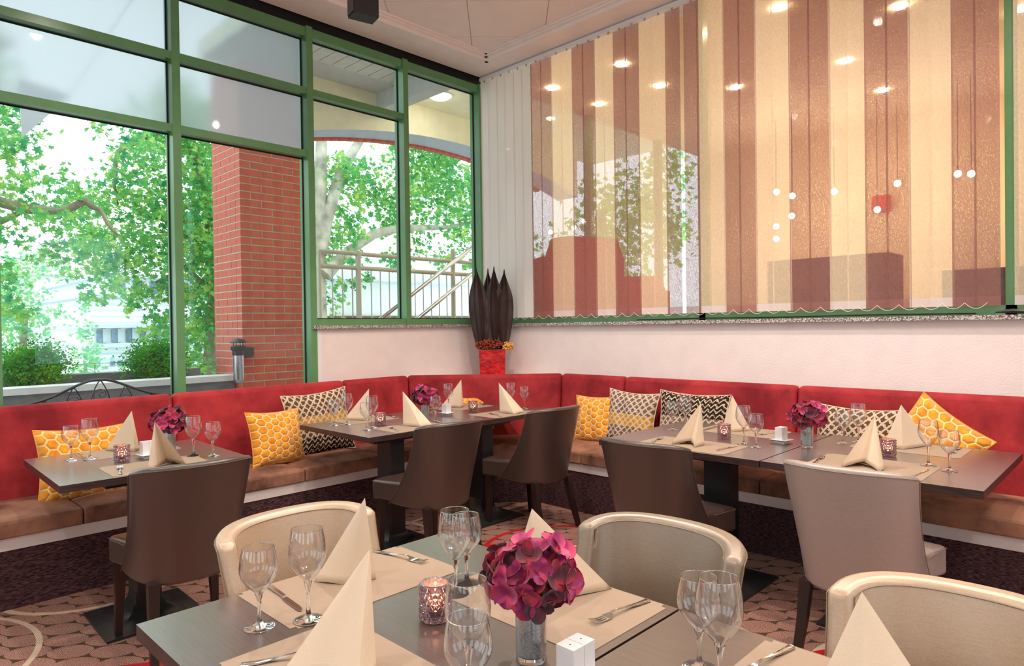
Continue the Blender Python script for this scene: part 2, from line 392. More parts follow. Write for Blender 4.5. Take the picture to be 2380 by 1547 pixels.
def box(bm, x0, x1, y0, y1, z0, z1, mi=0, M4=None):
    v = [bm.verts.new((x, y, z)) for x in (x0, x1) for y in (y0, y1) for z in (z0, z1)]
    F = [(0, 1, 3, 2), (4, 6, 7, 5), (0, 4, 5, 1), (2, 3, 7, 6), (0, 2, 6, 4), (1, 5, 7, 3)]
    fs = [bm.faces.new([v[i] for i in f]) for f in F]
    for f in fs: f.material_index = mi
    if M4: bmesh.ops.transform(bm, matrix=M4, verts=v)
    return v
def B(*a, **k):
    bm = bmesh.new(); box(bm, *a, **k); return bm
def hexa(bm, bot, top):
    """box from 4 bottom and 4 top points"""
    v = [bm.verts.new(p) for p in bot]+[bm.verts.new(p) for p in top]
    bm.faces.new(v[:4][::-1]); bm.faces.new(v[4:])
    for i in range(4): bm.faces.new((v[i], v[(i+1) % 4], v[4+(i+1) % 4], v[4+i]))
def prism(bm, pts, z0, z1):
    a = [bm.verts.new((x, y, z0)) for x, y in pts]; b = [bm.verts.new((x, y, z1)) for x, y in pts]
    bm.faces.new(a[::-1]); bm.faces.new(b); n = len(pts)
    for i in range(n): bm.faces.new((a[i], a[(i+1) % n], b[(i+1) % n], b[i]))
def lathe(bm, prof, seg=32, mi=0):
    rings = []
    for r, z in prof:
        if r < 1e-6: rings.append([bm.verts.new((0, 0, z))])
        else: rings.append([bm.verts.new((r*math.cos(2*PI*i/seg), r*math.sin(2*PI*i/seg), z)) for i in range(seg)])
    for a, b in zip(rings, rings[1:]):
        for i in range(seg):
            j = (i+1) % seg
            if len(a) == 1 and len(b) == 1: continue
            if len(a) == 1: f = bm.faces.new((a[0], b[i], b[j]))
            elif len(b) == 1: f = bm.faces.new((a[i], b[0], a[j]))
            else: f = bm.faces.new((a[i], a[j], b[j], b[i]))
            f.material_index = mi
def tube(bm, pts, r, seg=8, cap=True):
    pts = [Vector(p) for p in pts]; rs = r if isinstance(r, (list, tuple)) else [r]*len(pts)
    rings = []; up = Vector((0, 0, 1)); prev = None
    for i, p in enumerate(pts):
        t = (pts[min(i+1, len(pts)-1)]-pts[max(i-1, 0)]).normalized()
        if prev is None:
            a = t.cross(up)
            if a.length < 1e-3: a = t.cross(Vector((1, 0, 0)))
        else: a = prev-t*prev.dot(t)
        a.normalize(); prev = a; b = t.cross(a)
        rings.append([bm.verts.new(p+(a*math.cos(2*PI*k/seg)+b*math.sin(2*PI*k/seg))*rs[i]) for k in range(seg)])
    for x, y in zip(rings, rings[1:]):
        for k in range(seg): bm.faces.new((x[k], x[(k+1) % seg], y[(k+1) % seg], y[k]))
    if cap: bm.faces.new(rings[0][::-1]); bm.faces.new(rings[-1])
def thing(name, label, cat, loc=(0, 0, 0), rz=0, group=None):
    o = bpy.data.objects.new(name, None); COL.objects.link(o); o.empty_display_size = .1
    o.location = loc; o.rotation_euler = (0, 0, rz); o['label'] = label; o['category'] = cat
    if group: o['group'] = group
    return o
def tag(o, label, cat, group=None):
    o['label'] = label; o['category'] = cat
    if group: o['group'] = group
    return o
def struct(o): o['kind'] = 'structure'; return o
def sthing(name):
    o = bpy.data.objects.new(name, None); COL.objects.link(o); o['kind'] = 'structure'; return o
def copy_tree(o, parent=None):
    c = o.copy(); COL.objects.link(c)
    if parent is not None: c.parent = parent
    for ch in list(o.children): copy_tree(ch, c)
    return c
PROTO = {}
def inst(key, maker, label, loc, rz=0, cat=None, group=None):
    """first time builds the thing, later copies it with its parts"""
    if key not in PROTO:
        o = maker(); PROTO[key] = o
    else: o = copy_tree(PROTO[key])
    o.location = loc; o.rotation_euler = (0, 0, rz); o['label'] = label
    if cat: o['category'] = cat
    if group: o['group'] = group
    return o

# ------------------------------------------------------------------ room shell
XW, YW = 4.78, 5.05          # wall faces (window wall: y = YW, blind wall: x = XW)
TH = .745                    # table top height
struct(obj('floor', B(-3.2, XW+.2, -3.2, YW+.2, -.12, 0), 'carpet', smooth=None))
# ceiling: low border, moulding, recessed field of diagonal panels
CZ, CF = 4.0, 4.06
ceil = sthing('ceiling')
def backing():
    bm = bmesh.new(); box(bm, -3.2, 4.9, -3.2, YW+.15, CF+.012, CF+.2); return bm
obj('ceiling_backing', backing(), 'cornice_paint', ceil, smooth=None)
bm = bmesh.new(); box(bm, -3.2, XW-.02, YW-.34, YW-.012, CZ, CF+.012); box(bm, XW-.26, XW-.02, -3.2, YW-.34, CZ, CF+.012)
obj('border_panel', bm, 'cornice_paint', ceil, smooth=None)
bm = bmesh.new()
xi, yi = XW-.26, YW-.34
for k, (o, z0, z1) in enumerate([(0.0, CZ-.004, CZ+.03), (.03, CZ+.028, CZ+.045), (.055, CZ+.043, CF+.013)]):
    box(bm, -3.2, xi-o, yi-o-.034, yi-o+.002, z0, z1); box(bm, xi-o-.034, xi-o+.002, -3.2, yi-o, z0, z1)
obj('cornice_moulding', bm, 'cornice_paint', ceil, bevel=.004, smooth=None)
def clip(poly, x1, y1, x0, y0):
    for ax, lim, s in ((0, x1, 1), (1, y1, 1), (0, x0, -1), (1, y0, -1)):
        out = []
        for i in range(len(poly)):
            a, b = poly[i], poly[(i+1) % len(poly)]
            da, db = s*(lim-a[ax]), s*(lim-b[ax])
            if da >= 0: out.append(a)
            if (da < 0) != (db < 0):
                t = da/(da-db); out.append((a[0]+t*(b[0]-a[0]), a[1]+t*(b[1]-a[1])))
        poly = out
        if not poly: return []
    return poly
g = .005
for i in range(-8, 9):
    for j in range(-10, 3):
        c0, c1 = .37+.94*i+g, .37+.94*(i+1)-g; d0, d1 = 8.6+.94*j+g, 8.6+.94*(j+1)-g
        q = [((d-c)/2, (d+c)/2) for c, d in ((c0, d0), (c0, d1), (c1, d1), (c1, d0))]
        q = clip(q, xi-.09, yi-.09, -1.2, -1.2)
        if len(q) < 3: continue
        ar = abs(sum(q[k][0]*q[(k+1) % len(q)][1]-q[(k+1) % len(q)][0]*q[k][1] for k in range(len(q))))/2
        if ar < .01: continue
        bm = bmesh.new(); prism(bm, q, CF, CF+.012); obj('ceiling_panel', bm, 'ceiling_paint', ceil, smooth=None)
# dark recess above the window heads
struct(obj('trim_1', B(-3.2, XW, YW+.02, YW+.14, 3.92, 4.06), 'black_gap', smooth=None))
# walls below the windows
bm = B(2.885, XW+.2, YW, YW+.14, 0, 1.43); struct(obj('wall_left', bm, 'wall_plaster', smooth=None))
struct(obj('trim_2', B(2.842, 2.885, YW-.004, YW+.14, 0, 1.43), 'white_trim', smooth=None))
struct(obj('wall_right', B(XW, XW+.22, -3.2, YW, 0, 1.43), 'wall_plaster', smooth=None))
bm = B(2.80, XW+.24, YW-.035, YW+.16, 1.43, 1.457); struct(obj('sill_left', bm, 'granite', bevel=.004))['kind'] = 'structure'
bm = B(XW-.045, XW+.24, -3.2, YW-.035, 1.43, 1.457); struct(obj('sill_right', bm, 'granite', bevel=.004))
# the rest of the room, behind the viewer: plain walls with window openings
def pierced(name, axis, pos, a, b, holes):
    bm = bmesh.new()
    def seg(u0, u1, z0, z1):
        if axis == 'x': box(bm, pos-.12, pos, u0, u1, z0, z1)
        else: box(bm, u0, u1, pos-.12, pos, z0, z1)
    u = a
    for h0, h1 in holes: seg(u, h0, 0, CF); seg(h0, h1, 0, .9); seg(h0, h1, 3.1, CF); u = h1
    seg(u, b, 0, CF); struct(obj(name, bm, 'back_plaster', smooth=None))
pierced('wall_back_left', 'x', -3.2, -3.2, YW+.1, [(-2.2, -.9), (-.2, 1.1), (1.8, 3.1), (3.6, 4.7)])
pierced('wall_back_right', 'y', -3.2, -3.2, XW+.1, [(-2.0, -.6), (.2, 1.6), (2.4, 3.8)])
# header above the blinds
struct(obj('wall_right_header', B(XW-.005, XW+.22, -3.2, YW+.15, 3.985, 4.06), 'cornice_paint', smooth=None))

# ------------------------------------------------------------------ window wall, bay by bay
MD = .13   # mullion depth
def bay(n, xa, xb, zs, frosted, transoms, zlo, lastm=False):
    """mullion on the right side of each bay; xa = right face of the previous mullion"""
    w = sthing('window_%d' % n)
    obj('mullion', B(xb, xb+.057, YW-.012, YW+MD, zlo, 3.93), 'frame_green', w, bevel=.003)
    obj('head_frame', B(xa, xb, YW, YW+.10, 3.845, 3.92), 'frame_green', w, bevel=.003)
    obj('sill_frame', B(xa, xb, YW, YW+.10, zs, zs+.055), 'frame_green', w, bevel=.003)
    for z in transoms: obj('transom', B(xa, xb+.006, YW-.004, YW+.10, z, z+.055), 'frame_green', w, bevel=.003)
    lev = [zs+.055]+sorted(transoms)+[3.845]
    for i in range(len(lev)-1):
        a = lev[i]+(.055 if i else 0); b = lev[i+1]
        fr = frosted and i > 0
        obj('frosted_pane' if fr else 'pane', B(xa, xb, YW+.085, YW+.093, a, b), 'frosted_glass' if fr else 'pane_glass', w, smooth=None)
        bm = bmesh.new()
        for (p, q, r_, s_) in ((xa, xb, a, a+.008), (xa, xb, b-.008, b), (xa, xa+.008, a, b), (xb-.008, xb, a, b)): box(bm, p, q, YW+.072, YW+.085, r_, s_)
        obj('gasket', bm, 'black_gap', w, smooth=None)
    return w
bay(9, -2.45, -1.40, .32, True, (2.85, 3.367), .0)
bay(10, -1.343, -.43, .32, True, (2.85, 3.367), .0)
bay(1, -.37, .676, .32, True, (2.85, 3.367), .0)
bay(2, .733, 1.735, .32, True, (2.85, 3.367), .0)
bay(3, 1.792, 2.785, .32, True, (2.85, 3.367), .0)
bay(4, 2.842, 3.762, 1.457, False, (3.365,), 1.457)
bay(5, 3.819, 4.722, 1.457, False, (), 1.457)
# a low kick panel under the tall windows (behind the bench)
struct(obj('wall_left_end', B(-3.2, -2.45, YW, YW+.14, .32, 4.06), 'back_plaster', smooth=None))
struct(obj('wall_left_base', B(-3.2, 2.842, YW, YW+.12, 0, .32), 'frame_green', smooth=None))
# window behind the blinds
w6 = sthing('window_6')
for y in (.61, 2.60, YW-.03): obj('mullion', B(XW+.09, XW+.17, y, y+.055, 1.457, 3.985), 'frame_green', w6, bevel=.003)
obj('sill_frame', B(XW+.09, XW+.17, -3.2, YW, 1.457, 1.515), 'frame_green', w6)
for a, b in ((-3.2, .61), (.665, 2.6), (2.655, YW-.03)): obj('pane', B(XW+.125, XW+.131, a, b, 1.515, 3.985), 'pane_glass', w6, smooth=None)

# ------------------------------------------------------------------ vertical blinds
def blinds():
    P = .2436; y0 = 4.33
    def blind(label, seq, ya, yb):
        b = thing('vertical_blind', label, 'blind', (XW-.035, 0, 3.985))
        obj('head_rail', B(-.018, .022, yb, ya, -.032, 0), 'white_trim', b, bevel=.003)
        cache = {}
        zlo = 1.512-3.985; ztop = -.045
        for k, (yl, yr, kind) in enumerate(seq):
            w = yl-yr+.012; key = (round(w, 3), kind)
            if key not in cache:
                bm = bmesh.new(); n = 6
                rows = [ztop, ztop-.03, zlo+.055, zlo]
                for ri in range(3):
                    for i in range(n):
                        t0, t1 = i/n-.5, (i+1)/n-.5
                        def pt(t, z): return (.004*math.cos(t*PI), t*w, z)
                        f = bm.faces.new([bm.verts.new(pt(t, z)) for t, z in ((t0, rows[ri]), (t1, rows[ri]), (t1, rows[ri+1]), (t0, rows[ri+1]))])
                        f.material_index = 1 if (ri == 2 and kind != 'slat_solid') else 0
                bmesh.ops.remove_doubles(bm, verts=bm.verts, dist=1e-5)
                me = bpy.data.meshes.new('slat'); bm.to_mesh(me); bm.free()
                me.materials.append(M[kind]); me.materials.append(M['slat_hem' if kind == 'slat_cream' else 'slat_brown_hem'])
                me.materials.append(M['slat_white']); cache[key] = me
            s = link('slat', cache[key], b, loc=(random.uniform(-.003, .003), (yl+yr)/2, 0), rot=(0, 0, (.05 if k % 2 else -.03)))
            hk = obj('hook', B(-.002, .002, (yl+yr)/2-.008, (yl+yr)/2+.008, -.05, -.03), 'steel', b, smooth=None)
        bm = bmesh.new()
        for k in range(len(seq)-1):
            a_, c_ = (seq[k][0]+seq[k][1])/2, (seq[k+1][0]+seq[k+1][1])/2
            tube(bm, [(-.008, a_+(c_-a_)*t, zlo+.02-.035*(1-(2*t-1)**2)) for t in [i/8 for i in range(9)]], .0016, 4)
        obj('bead_chain', bm, 'slat_white', b)
        return b
    seq = []
    n = 6; step = (5.035-4.33)/n
    for i in range(n): seq.append((5.035-i*step, 5.035-(i+1)*step, 'slat_solid'))
    y = y0; edges = [4.33, 4.075, 3.823, 3.575, 3.368, 3.12, 2.88, 2.576, 2.365, 2.12, 1.873, 1.607, 1.384, 1.132, .902, .676]
    for i in range(15):
        k = 'slat_brown' if i % 2 == 0 else 'slat_cream'
        if i == 6:   # a slightly wider brown pair with a chink between
            seq += [(2.86, 2.735, k), (2.69, 2.576, k)]; continue
        if i == 5: seq += [(3.12, 2.985, k), (2.985, 2.86, k)]; continue
        a, c = edges[i], edges[i+1]; m = (a+c)/2; seq += [(a, m, k), (m, c, k)]
    blind('long vertical blind of alternating brown and cream sheer slats with white slats at the corner', seq, 5.035, .665)
    seq2 = []
    y = .60
    for i in range(12):
        k = ('slat_cream', 'slat_brown')[(i//2) % 2]; seq2.append((y, y-.122, k)); y -= .122
    blind('second vertical blind starting at the far right edge beside the green mullion', seq2, .60, y)
blinds()
# a flat dark cable end lying on the right sill
bm = bmesh.new(); tube(bm, [(XW-.01, .70, 1.475), (XW-.015, .62, 1.478), (XW-.01, .54, 1.474), (XW, .3, 1.468), (XW, -.2, 1.468)], [.006, .014, .012, .006, .006], 8)
tag(obj('cable', bm, 'dark_metal'), 'thick black cable lying on the granite sill at the far right', 'cable')
bm = bmesh.new(); tube(bm, [(XW+.02, 3.2, 1.468), (XW+.01, 2.6, 1.472), (XW+.02, 2.0, 1.468), (XW+.01, 1.4, 1.472), (XW+.02, .8, 1.468)], .005, 6)
tag(obj('cable', bm, 'dark_metal'), 'thin dark cord running along the sill under the sheer blind', 'cable')

# ------------------------------------------------------------------ banquette
def offset(path, d):
    out = []
    for i, p in enumerate(path):
        p = Vector(p); n = None
        ds = []
        if i > 0: ds.append((Vector(path[i])-Vector(path[i-1])).normalized())
        if i < len(path)-1: ds.append((Vector(path[i+1])-Vector(path[i])).normalized())
        ns = [Vector((q.y, -q.x)) for q in ds]   # to the right of travel = into the room
        if len(ns) == 1: out.append(p+ns[0]*d)
        else:
            m = (ns[0]+ns[1]).normalized(); out.append(p+m*(d/m.dot(ns[0])))
    return out
PATH = [(-1.1, 4.98), (3.70, 4.98), (4.71, 3.93), (4.71, -1.0)]   # back of the upholstery
def pt_on(off, seg, t):
    P = offset(PATH, off); a, b = P[seg], P[seg+1]; return a+(b-a)*t
def param(seg, val):  # parameter along a straight run by x (run 0) or y (run 2)
    return val
def rounded_block(bm, q, z0, z1, puff=.02, cuts=7):
    """upholstered block: q = 4 plan points (back-left, back-right, front-right, front-left)"""
    hexa(bm, [(p.x, p.y, z0) for p in q], [(p.x, p.y, z1) for p in q])
def run_quad(seg, a, b, d0, d1, inset=.003):
    """plan quad between offsets d0 (back) and d1 (front) from coordinate a to b along the run (None = mitre)"""
    P0, P1 = offset(PATH, d0), offset(PATH, d1)
    def at(P, v, end):
        A, Bp = P[seg], P[seg+1]
        if v is None: q = (Bp if end else A).copy()
        elif seg == 0: q = Vector((v, A.y))
        elif seg == 2: q = Vector((A.x, v))
        else: q = A+(Bp-A)*v
        dr = (Bp-A).normalized(); return q+dr*(inset if not end else -inset)
    return [at(P0, a, 0), at(P0, b, 1), at(P1, b, 1), at(P1, a, 0)]
def soften(o, lv=2, puff=None):
    m = o.modifiers.new('bevel', 'BEVEL'); m.width = puff or .03; m.segments = 4; m.limit_method = 'ANGLE'
    return o
def banquette(label, seg, seats, backs, ends=(None, None)):
    t = thing('banquette', label, 'bench')
    a, b = ends
    q = run_quad(seg, a, b, 0.03, .85-.13-.01, 0)
    bm = bmesh.new(); hexa(bm, [(p.x, p.y, 0) for p in q], [(p.x, p.y, .31) for p in q]); obj('base', bm, 'base_carpet', t, smooth=None)
    q = run_quad(seg, a, b, .04, .715, 0)
    bm = bmesh.new(); hexa(bm, [(p.x, p.y, .308) for p in q], [(p.x, p.y, .372) for p in q]); obj('seat_rail', bm, 'rail_cream', t, bevel=.003)
    for (s0, s1) in seats:
        q = run_quad(seg, s0, s1, .17, .73)
        bm = bmesh.new()
        hexa(bm, [(p.x, p.y, .373) for p in q], [(p.x, p.y, .462) for p in q])
        bmesh.ops.subdivide_edges(bm, edges=bm.edges[:], cuts=9, use_grid_fill=True)
        c = sum((Vector((p.x, p.y)) for p in q), Vector((0, 0)))/4
        L = max((q[1]-q[0]).length, .1)/2
        for v in bm.verts:
            if v.co.z > .46:
                # distance to nearest side edge drives the crown of the cushion
                dd = []
                for i in range(4):
                    e0, e1 = q[i], q[(i+1) % 4]; d = (e1-e0).normalized(); w = Vector((v.co.x, v.co.y))-e0
                    dd.append(abs(w.x*d.y-w.y*d.x))
                m = min(dd); v.co.z += .018*min(1, m/.12)+.006*math.sin(v.co.x*23)*math.sin(v.co.y*19)*min(1, m/.1)
        o = obj('seat_cushion', bm, 'seat_velvet', t, bevel=0, smooth=50); soften(o, puff=.028)
    for (s0, s1) in backs:
        q0 = run_quad(seg, s0, s1, 0.0, .175); q1 = run_quad(seg, s0, s1, 0.0, .095)
        bm = bmesh.new(); hexa(bm, [(p.x, p.y, .40) for p in q0], [(p.x, p.y, .995) for p in q1])
        o = obj('back_panel', bm, 'red_velvet', t, smooth=50); soften(o, puff=.035)
    return t
banquette('red and brown velvet banquette run along the tall green-framed windows on the left', 0,
          [(-1.1, -.36), (-.36, .964), (.964, 2.29), (2.29, 2.95), (2.95, None)], [(-1.1, .30), (.30, 1.653), (1.653, 3.006), (3.006, None)], (-1.1, None))
banquette('angled corner section of the red velvet banquette in front of the red pot', 1, [(None, None)], [(None, None)])
banquette('red and brown velvet banquette run below the blinds along the right wall', 2,
          [(None, 3.174), (3.174, 1.778), (1.778, .42), (.42, -1.0)], [(None, 3.212), (3.212, 1.792), (1.792, .37), (.37, -1.0)], (None, -1.0))
# ledge behind the corner section
bm = bmesh.new(); prism(bm, [(3.72, 5.048), (4.778, 5.048), (4.778, 3.95)], .0, .93)
struct(obj('trim_3', bm, 'wall_plaster', smooth=None))

# ------------------------------------------------------------------ tables
def table(label, x0, x1, y0, y1, bx, by, group=None, rz=0):
    cx, cy = (x0+x1)/2, (y0+y1)/2
    t = thing('dining_table', label, 'table', (cx, cy, 0), rz)
    bx -= cx; by -= cy; hx, hy = (x1-x0)/2-.001, (y1-y0)/2-.001
    bm = B(-hx, hx, -hy, hy, TH-.034, TH)
    for f in bm.faces: f.material_index = 0 if abs(f.normal.z) > .5 or f.calc_center_median().z > TH-.001 else 1
    obj('table_top', bm, ['table_wood', 'table_edge'], t, bevel=.0015, smooth=None)
    obj('column', B(bx-.055, bx+.055, by-.075, by+.075, .05, TH-.05), 'dark_metal', t, bevel=.006)
    obj('top_plate', B(max(bx-.2, -hx+.02), bx+.2, max(by-.2, -hy+.02), by+.2, TH-.05, TH-.034), 'dark_metal', t, bevel=.003)
    bm = bmesh.new(); n = 8; S_ = .225
    prof = [(1, .012), (.72, .02), (.5, .036), (.36, .062), (.28, .1), (.245, .15)]
    rings = [[bm.verts.new((bx+sx*S_, by+sy*S_, 0)) for sx, sy in ((-1, -1), (1, -1), (1, 1), (-1, 1))]]
    for k, z in prof: rings.append([bm.verts.new((bx+sx*S_*k, by+sy*S_*k, z)) for sx, sy in ((-1, -1), (1, -1), (1, 1), (-1, 1))])
    for a, b in zip(rings, rings[1:]):
        for i in range(4): bm.faces.new((a[i], a[(i+1) % 4], b[(i+1) % 4], b[i]))
    bm.faces.new(rings[0][::-1]); bm.faces.new(rings[-1])
    obj('base_plate', bm, 'base_plate', t, smooth=30)
    return t
table('dark wood table at far left before the tall windows', .715, 1.59, 3.51, 4.41, 1.10, 3.68, rz=-.02)
table('left table of the pair in the corner, nearest the patterned cushion', 2.345, 3.255, 3.55, 4.43, 2.60, 3.68)
table('right table of the pair in the corner, nearest the red pot', 3.26, 4.17, 3.54, 4.46, 3.42, 3.68)
table('left table of the pair by the right wall banquette', 3.21, 4.20, 1.435, 2.42, 3.46, 1.764)
table('right table of the pair by the right wall banquette', 3.21, 4.25, .512, 1.43, 3.46, .95)
table('foreground dark wood table carrying the large magenta bouquet', .49, 1.418, .835, 1.722, .95, 1.28)
table('foreground table cut by the bottom frame edge with one napkin', .49, 1.418, -.07, .83, .95, .38)

# ------------------------------------------------------------------ chairs
def make_chair(mat, edge='seam_dark'):
    t = thing('dining_chair', 'x', 'chair')
    # seat
    bm = bmesh.new(); hexa(bm, [(-.14, -.17, .36), (.14, -.17, .36), (.245, .29, .35), (-.245, .29, .35)], [(-.14, -.17, .475), (.14, -.17, .475), (.245, .29, .475), (-.245, .29, .475)])
    bmesh.ops.subdivide_edges(bm, edges=bm.edges[:], cuts=5, use_grid_fill=True)
    for v in bm.verts:
        if v.co.z > .47: v.co.z += .02*max(0, 1-(v.co.x/.25)**2)*max(0, 1-((v.co.y-.05)/.28)**2)
    soften(obj('seat', bm, mat, t, smooth=50), puff=.022)
    bm = bmesh.new(); 
    tube(bm, [(-.215, .10, .466), (-.244, .28, .466), (-.22, .2905, .466), (.22, .2905, .466), (.244, .28, .466), (.215, .10, .466)], .0016, 5)
    obj('seat_seam', bm, edge, t)
    # wrap-around back shell
    NS, NTT = 26, 14
    def shell(s, tt, off):
        W_ = .222+.030*tt**1.3-off; yb = -.235-.075*tt-.03*tt*tt+off; z = .345+.527*tt; ex = .66+.26*tt
        D = .30*(1-tt)**1.15*(.35+.65*(1-tt))+.085+.085*tt - off
        phi = s*PI/2
        x = W_*math.copysign(abs(math.sin(phi))**ex, phi); y = yb+D*(1-abs(math.cos(phi))**ex)
        # top edge dips toward the wings, lower edge curls up at the sides
        z -= .028*tt*abs(s)**3; z += .0
        return (x, y, z)
    outer = [[shell(-1+2*i/NS, j/NTT, 0) for i in range(NS+1)] for j in range(NTT+1)]
    inner = [[shell(-1+2*i/NS, j/NTT, .052) for i in range(NS+1)] for j in range(NTT+1)]
    vs = [p for r in outer for p in r]+[p for r in inner for p in r]; n1 = (NS+1)*(NTT+1); fs = []
    I = lambda j, i, k: k*n1+j*(NS+1)+i
    for j in range(NTT):
        for i in range(NS):
            fs.append((I(j, i, 0), I(j, i+1, 0), I(j+1, i+1, 0), I(j+1, i, 0))); fs.append((I(j, i, 1), I(j+1, i, 1), I(j+1, i+1, 1), I(j, i+1, 1)))
    for i in range(NS):
        fs.append((I(NTT, i, 0), I(NTT, i+1, 0), I(NTT, i+1, 1), I(NTT, i, 1))); fs.append((I(0, i, 0), I(0, i, 1), I(0, i+1, 1), I(0, i+1, 0)))
    for j in range(NTT):
        fs.append((I(j, 0, 0), I(j+1, 0, 0), I(j+1, 0, 1), I(j, 0, 1))); fs.append((I(j, NS, 0), I(j, NS, 1), I(j+1, NS, 1), I(j+1, NS, 0)))
    o = raw('backrest', vs, fs, mat, t, smooth=55); m = o.modifiers.new('bevel', 'BEVEL'); m.width = .016; m.segments = 3; m.limit_method = 'ANGLE'; m.angle_limit = .9
    for off, nm in ((-.0012, 'piping'), (.0528, 'piping')):
        bm = bmesh.new(); P = []
        for j in range(0, NTT+1): x, y, z = shell(-1, min(j/NTT, .975), off); P.append((x, y+.0-(.014 if off < 0 else .014), z))
        for i in range(1, NS): x, y, z = shell(-1+2*i/NS, .972, off); P.append((x, y, z))
        for j in range(NTT, -1, -1): x, y, z = shell(1, min(j/NTT, .975), off); P.append((x, y-.014, z))
        tube(bm, P, .0017, 5); obj(nm, bm, edge, t)
    for sx in (-1, 1):
        bm = bmesh.new(); x0 = sx*.205; hexa(bm, [(x0-.014+sx*.012, .245-.014, 0), (x0+.014+sx*.012, .245-.014, 0), (x0+.014+sx*.012, .245+.014, 0), (x0-.014+sx*.012, .245+.014, 0)], [(x0-.024, .215, .36), (x0+.024, .215, .36), (x0+.024, .265, .36), (x0-.024, .265, .36)])
        obj('leg', bm, 'leg_wood', t, bevel=.002)
        bm = bmesh.new(); x0 = sx*.165
        P0 = [(x0+sx*.02, -.265, 0), (x0+sx*.008, -.205, .2), (x0, -.18, .36)]; Hs = [.014, .019, .023]
        rings = [[bm.verts.new((p[0]+dx*h, p[1]+dy*h, p[2])) for dx, dy in ((-1, -1), (1, -1), (1, 1), (-1, 1))] for p, h in zip(P0, Hs)]
        for a, b in zip(rings, rings[1:]):
            for i in range(4): bm.faces.new((a[i], a[(i+1) % 4], b[(i+1) % 4], b[i]))
        bm.faces.new(rings[0][::-1]); bm.faces.new(rings[-1]); obj('leg', bm, 'leg_wood', t, bevel=.002)
    return t
def chair(key, label, x, y, rz): return inst(key, lambda: make_chair(key, 'seam_dark' if key == 'leather_brown' else 'seam_pale'), label, (x, y, 0), rz, 'chair')
chair('leather_brown', 'dark brown leatherette chair at the far left table, back to the viewer', 1.12, 3.235, math.radians(-4))
chair('leather_brown', 'brown leatherette chair at the left table of the corner pair', 2.62, 3.29, math.radians(-1))
chair('leather_brown', 'brown leatherette chair at the right corner table, farthest chair from the viewer', 3.53, 3.25, math.radians(-2))
chair('leather_brown', 'dark brown leatherette chair before the left table of the right pair', 2.99, 1.83, math.radians(-90))
chair('leather_silver', 'light grey-beige leatherette chair at the right wall pair, back to the viewer', 3.01, .90, math.radians(-90))
chair('leather_beige', 'cream leatherette chair facing the viewer behind the foreground napkins', .975, 1.65, math.radians(180))
chair('leather_taupe', 'shiny taupe leatherette chair facing the foreground bouquet', 1.375, .985, math.radians(92))
chair('leather_beige', 'cream leatherette chair at bottom right behind the single white napkin', 1.36, .275, math.radians(92))

# ------------------------------------------------------------------ place mats, napkins
def mat(label, x0, x1, y0, y1, rz=0):
    bm = B(-(x1-x0)/2, (x1-x0)/2, -(y1-y0)/2, (y1-y0)/2, TH, TH+.0014)
    es = [e for e in bm.edges if abs(e.verts[0].co.z-e.verts[1].co.z) > .001]
    bmesh.ops.bevel(bm, geom=es, offset=.014, segments=4, affect='EDGES')
    o = obj('place_mat', bm, 'mat_beige', smooth=None, loc=((x0+x1)/2, (y0+y1)/2, 0), rot=(0, 0, rz)); tag(o, label, 'place mat')
mat('beige place mat under the tall glass and white napkin, foreground back-left', .725, 1.238, 1.415, 1.72)
mat('beige place mat at the bottom left foreground under the big peach napkin', .535, .846, .86, 1.39)
mat('beige place mat beside the magenta bouquet holding a lone fork', 1.08, 1.412, .858, 1.36)
mat('beige place mat at the bottom edge right of the paired glasses', 1.075, 1.412, .12, .615)
mat('beige place mat at the viewer side of the far left table', .93, 1.40, 3.525, 3.84, -.02)
mat('beige place mat at the window side of the far left table', .95, 1.43, 4.08, 4.39, -.02)
mat('beige place mat at window side of left corner table', 2.535, 3.015, 4.125, 4.425)
mat('beige place mat at viewer side of left corner table', 2.57, 3.05, 3.558, 3.86)
mat('beige place mat at window side of right corner table', 3.53, 4.0, 4.13, 4.44)
mat('beige place mat at viewer side of right corner table', 3.46, 3.96, 3.556, 3.875)
mat('beige place mat at the chair side of the left table, right pair', 3.23, 3.56, 1.64, 2.19)
mat('beige place mat on the wall side beside the white shakers', 3.87, 4.19, 1.655, 2.16)
mat('beige place mat at the grey-beige chair, right wall pair', 3.235, 3.63, .738, 1.245)
mat('beige place mat on the wall side, rightmost far setting', 3.885, 4.22, .72, 1.235)

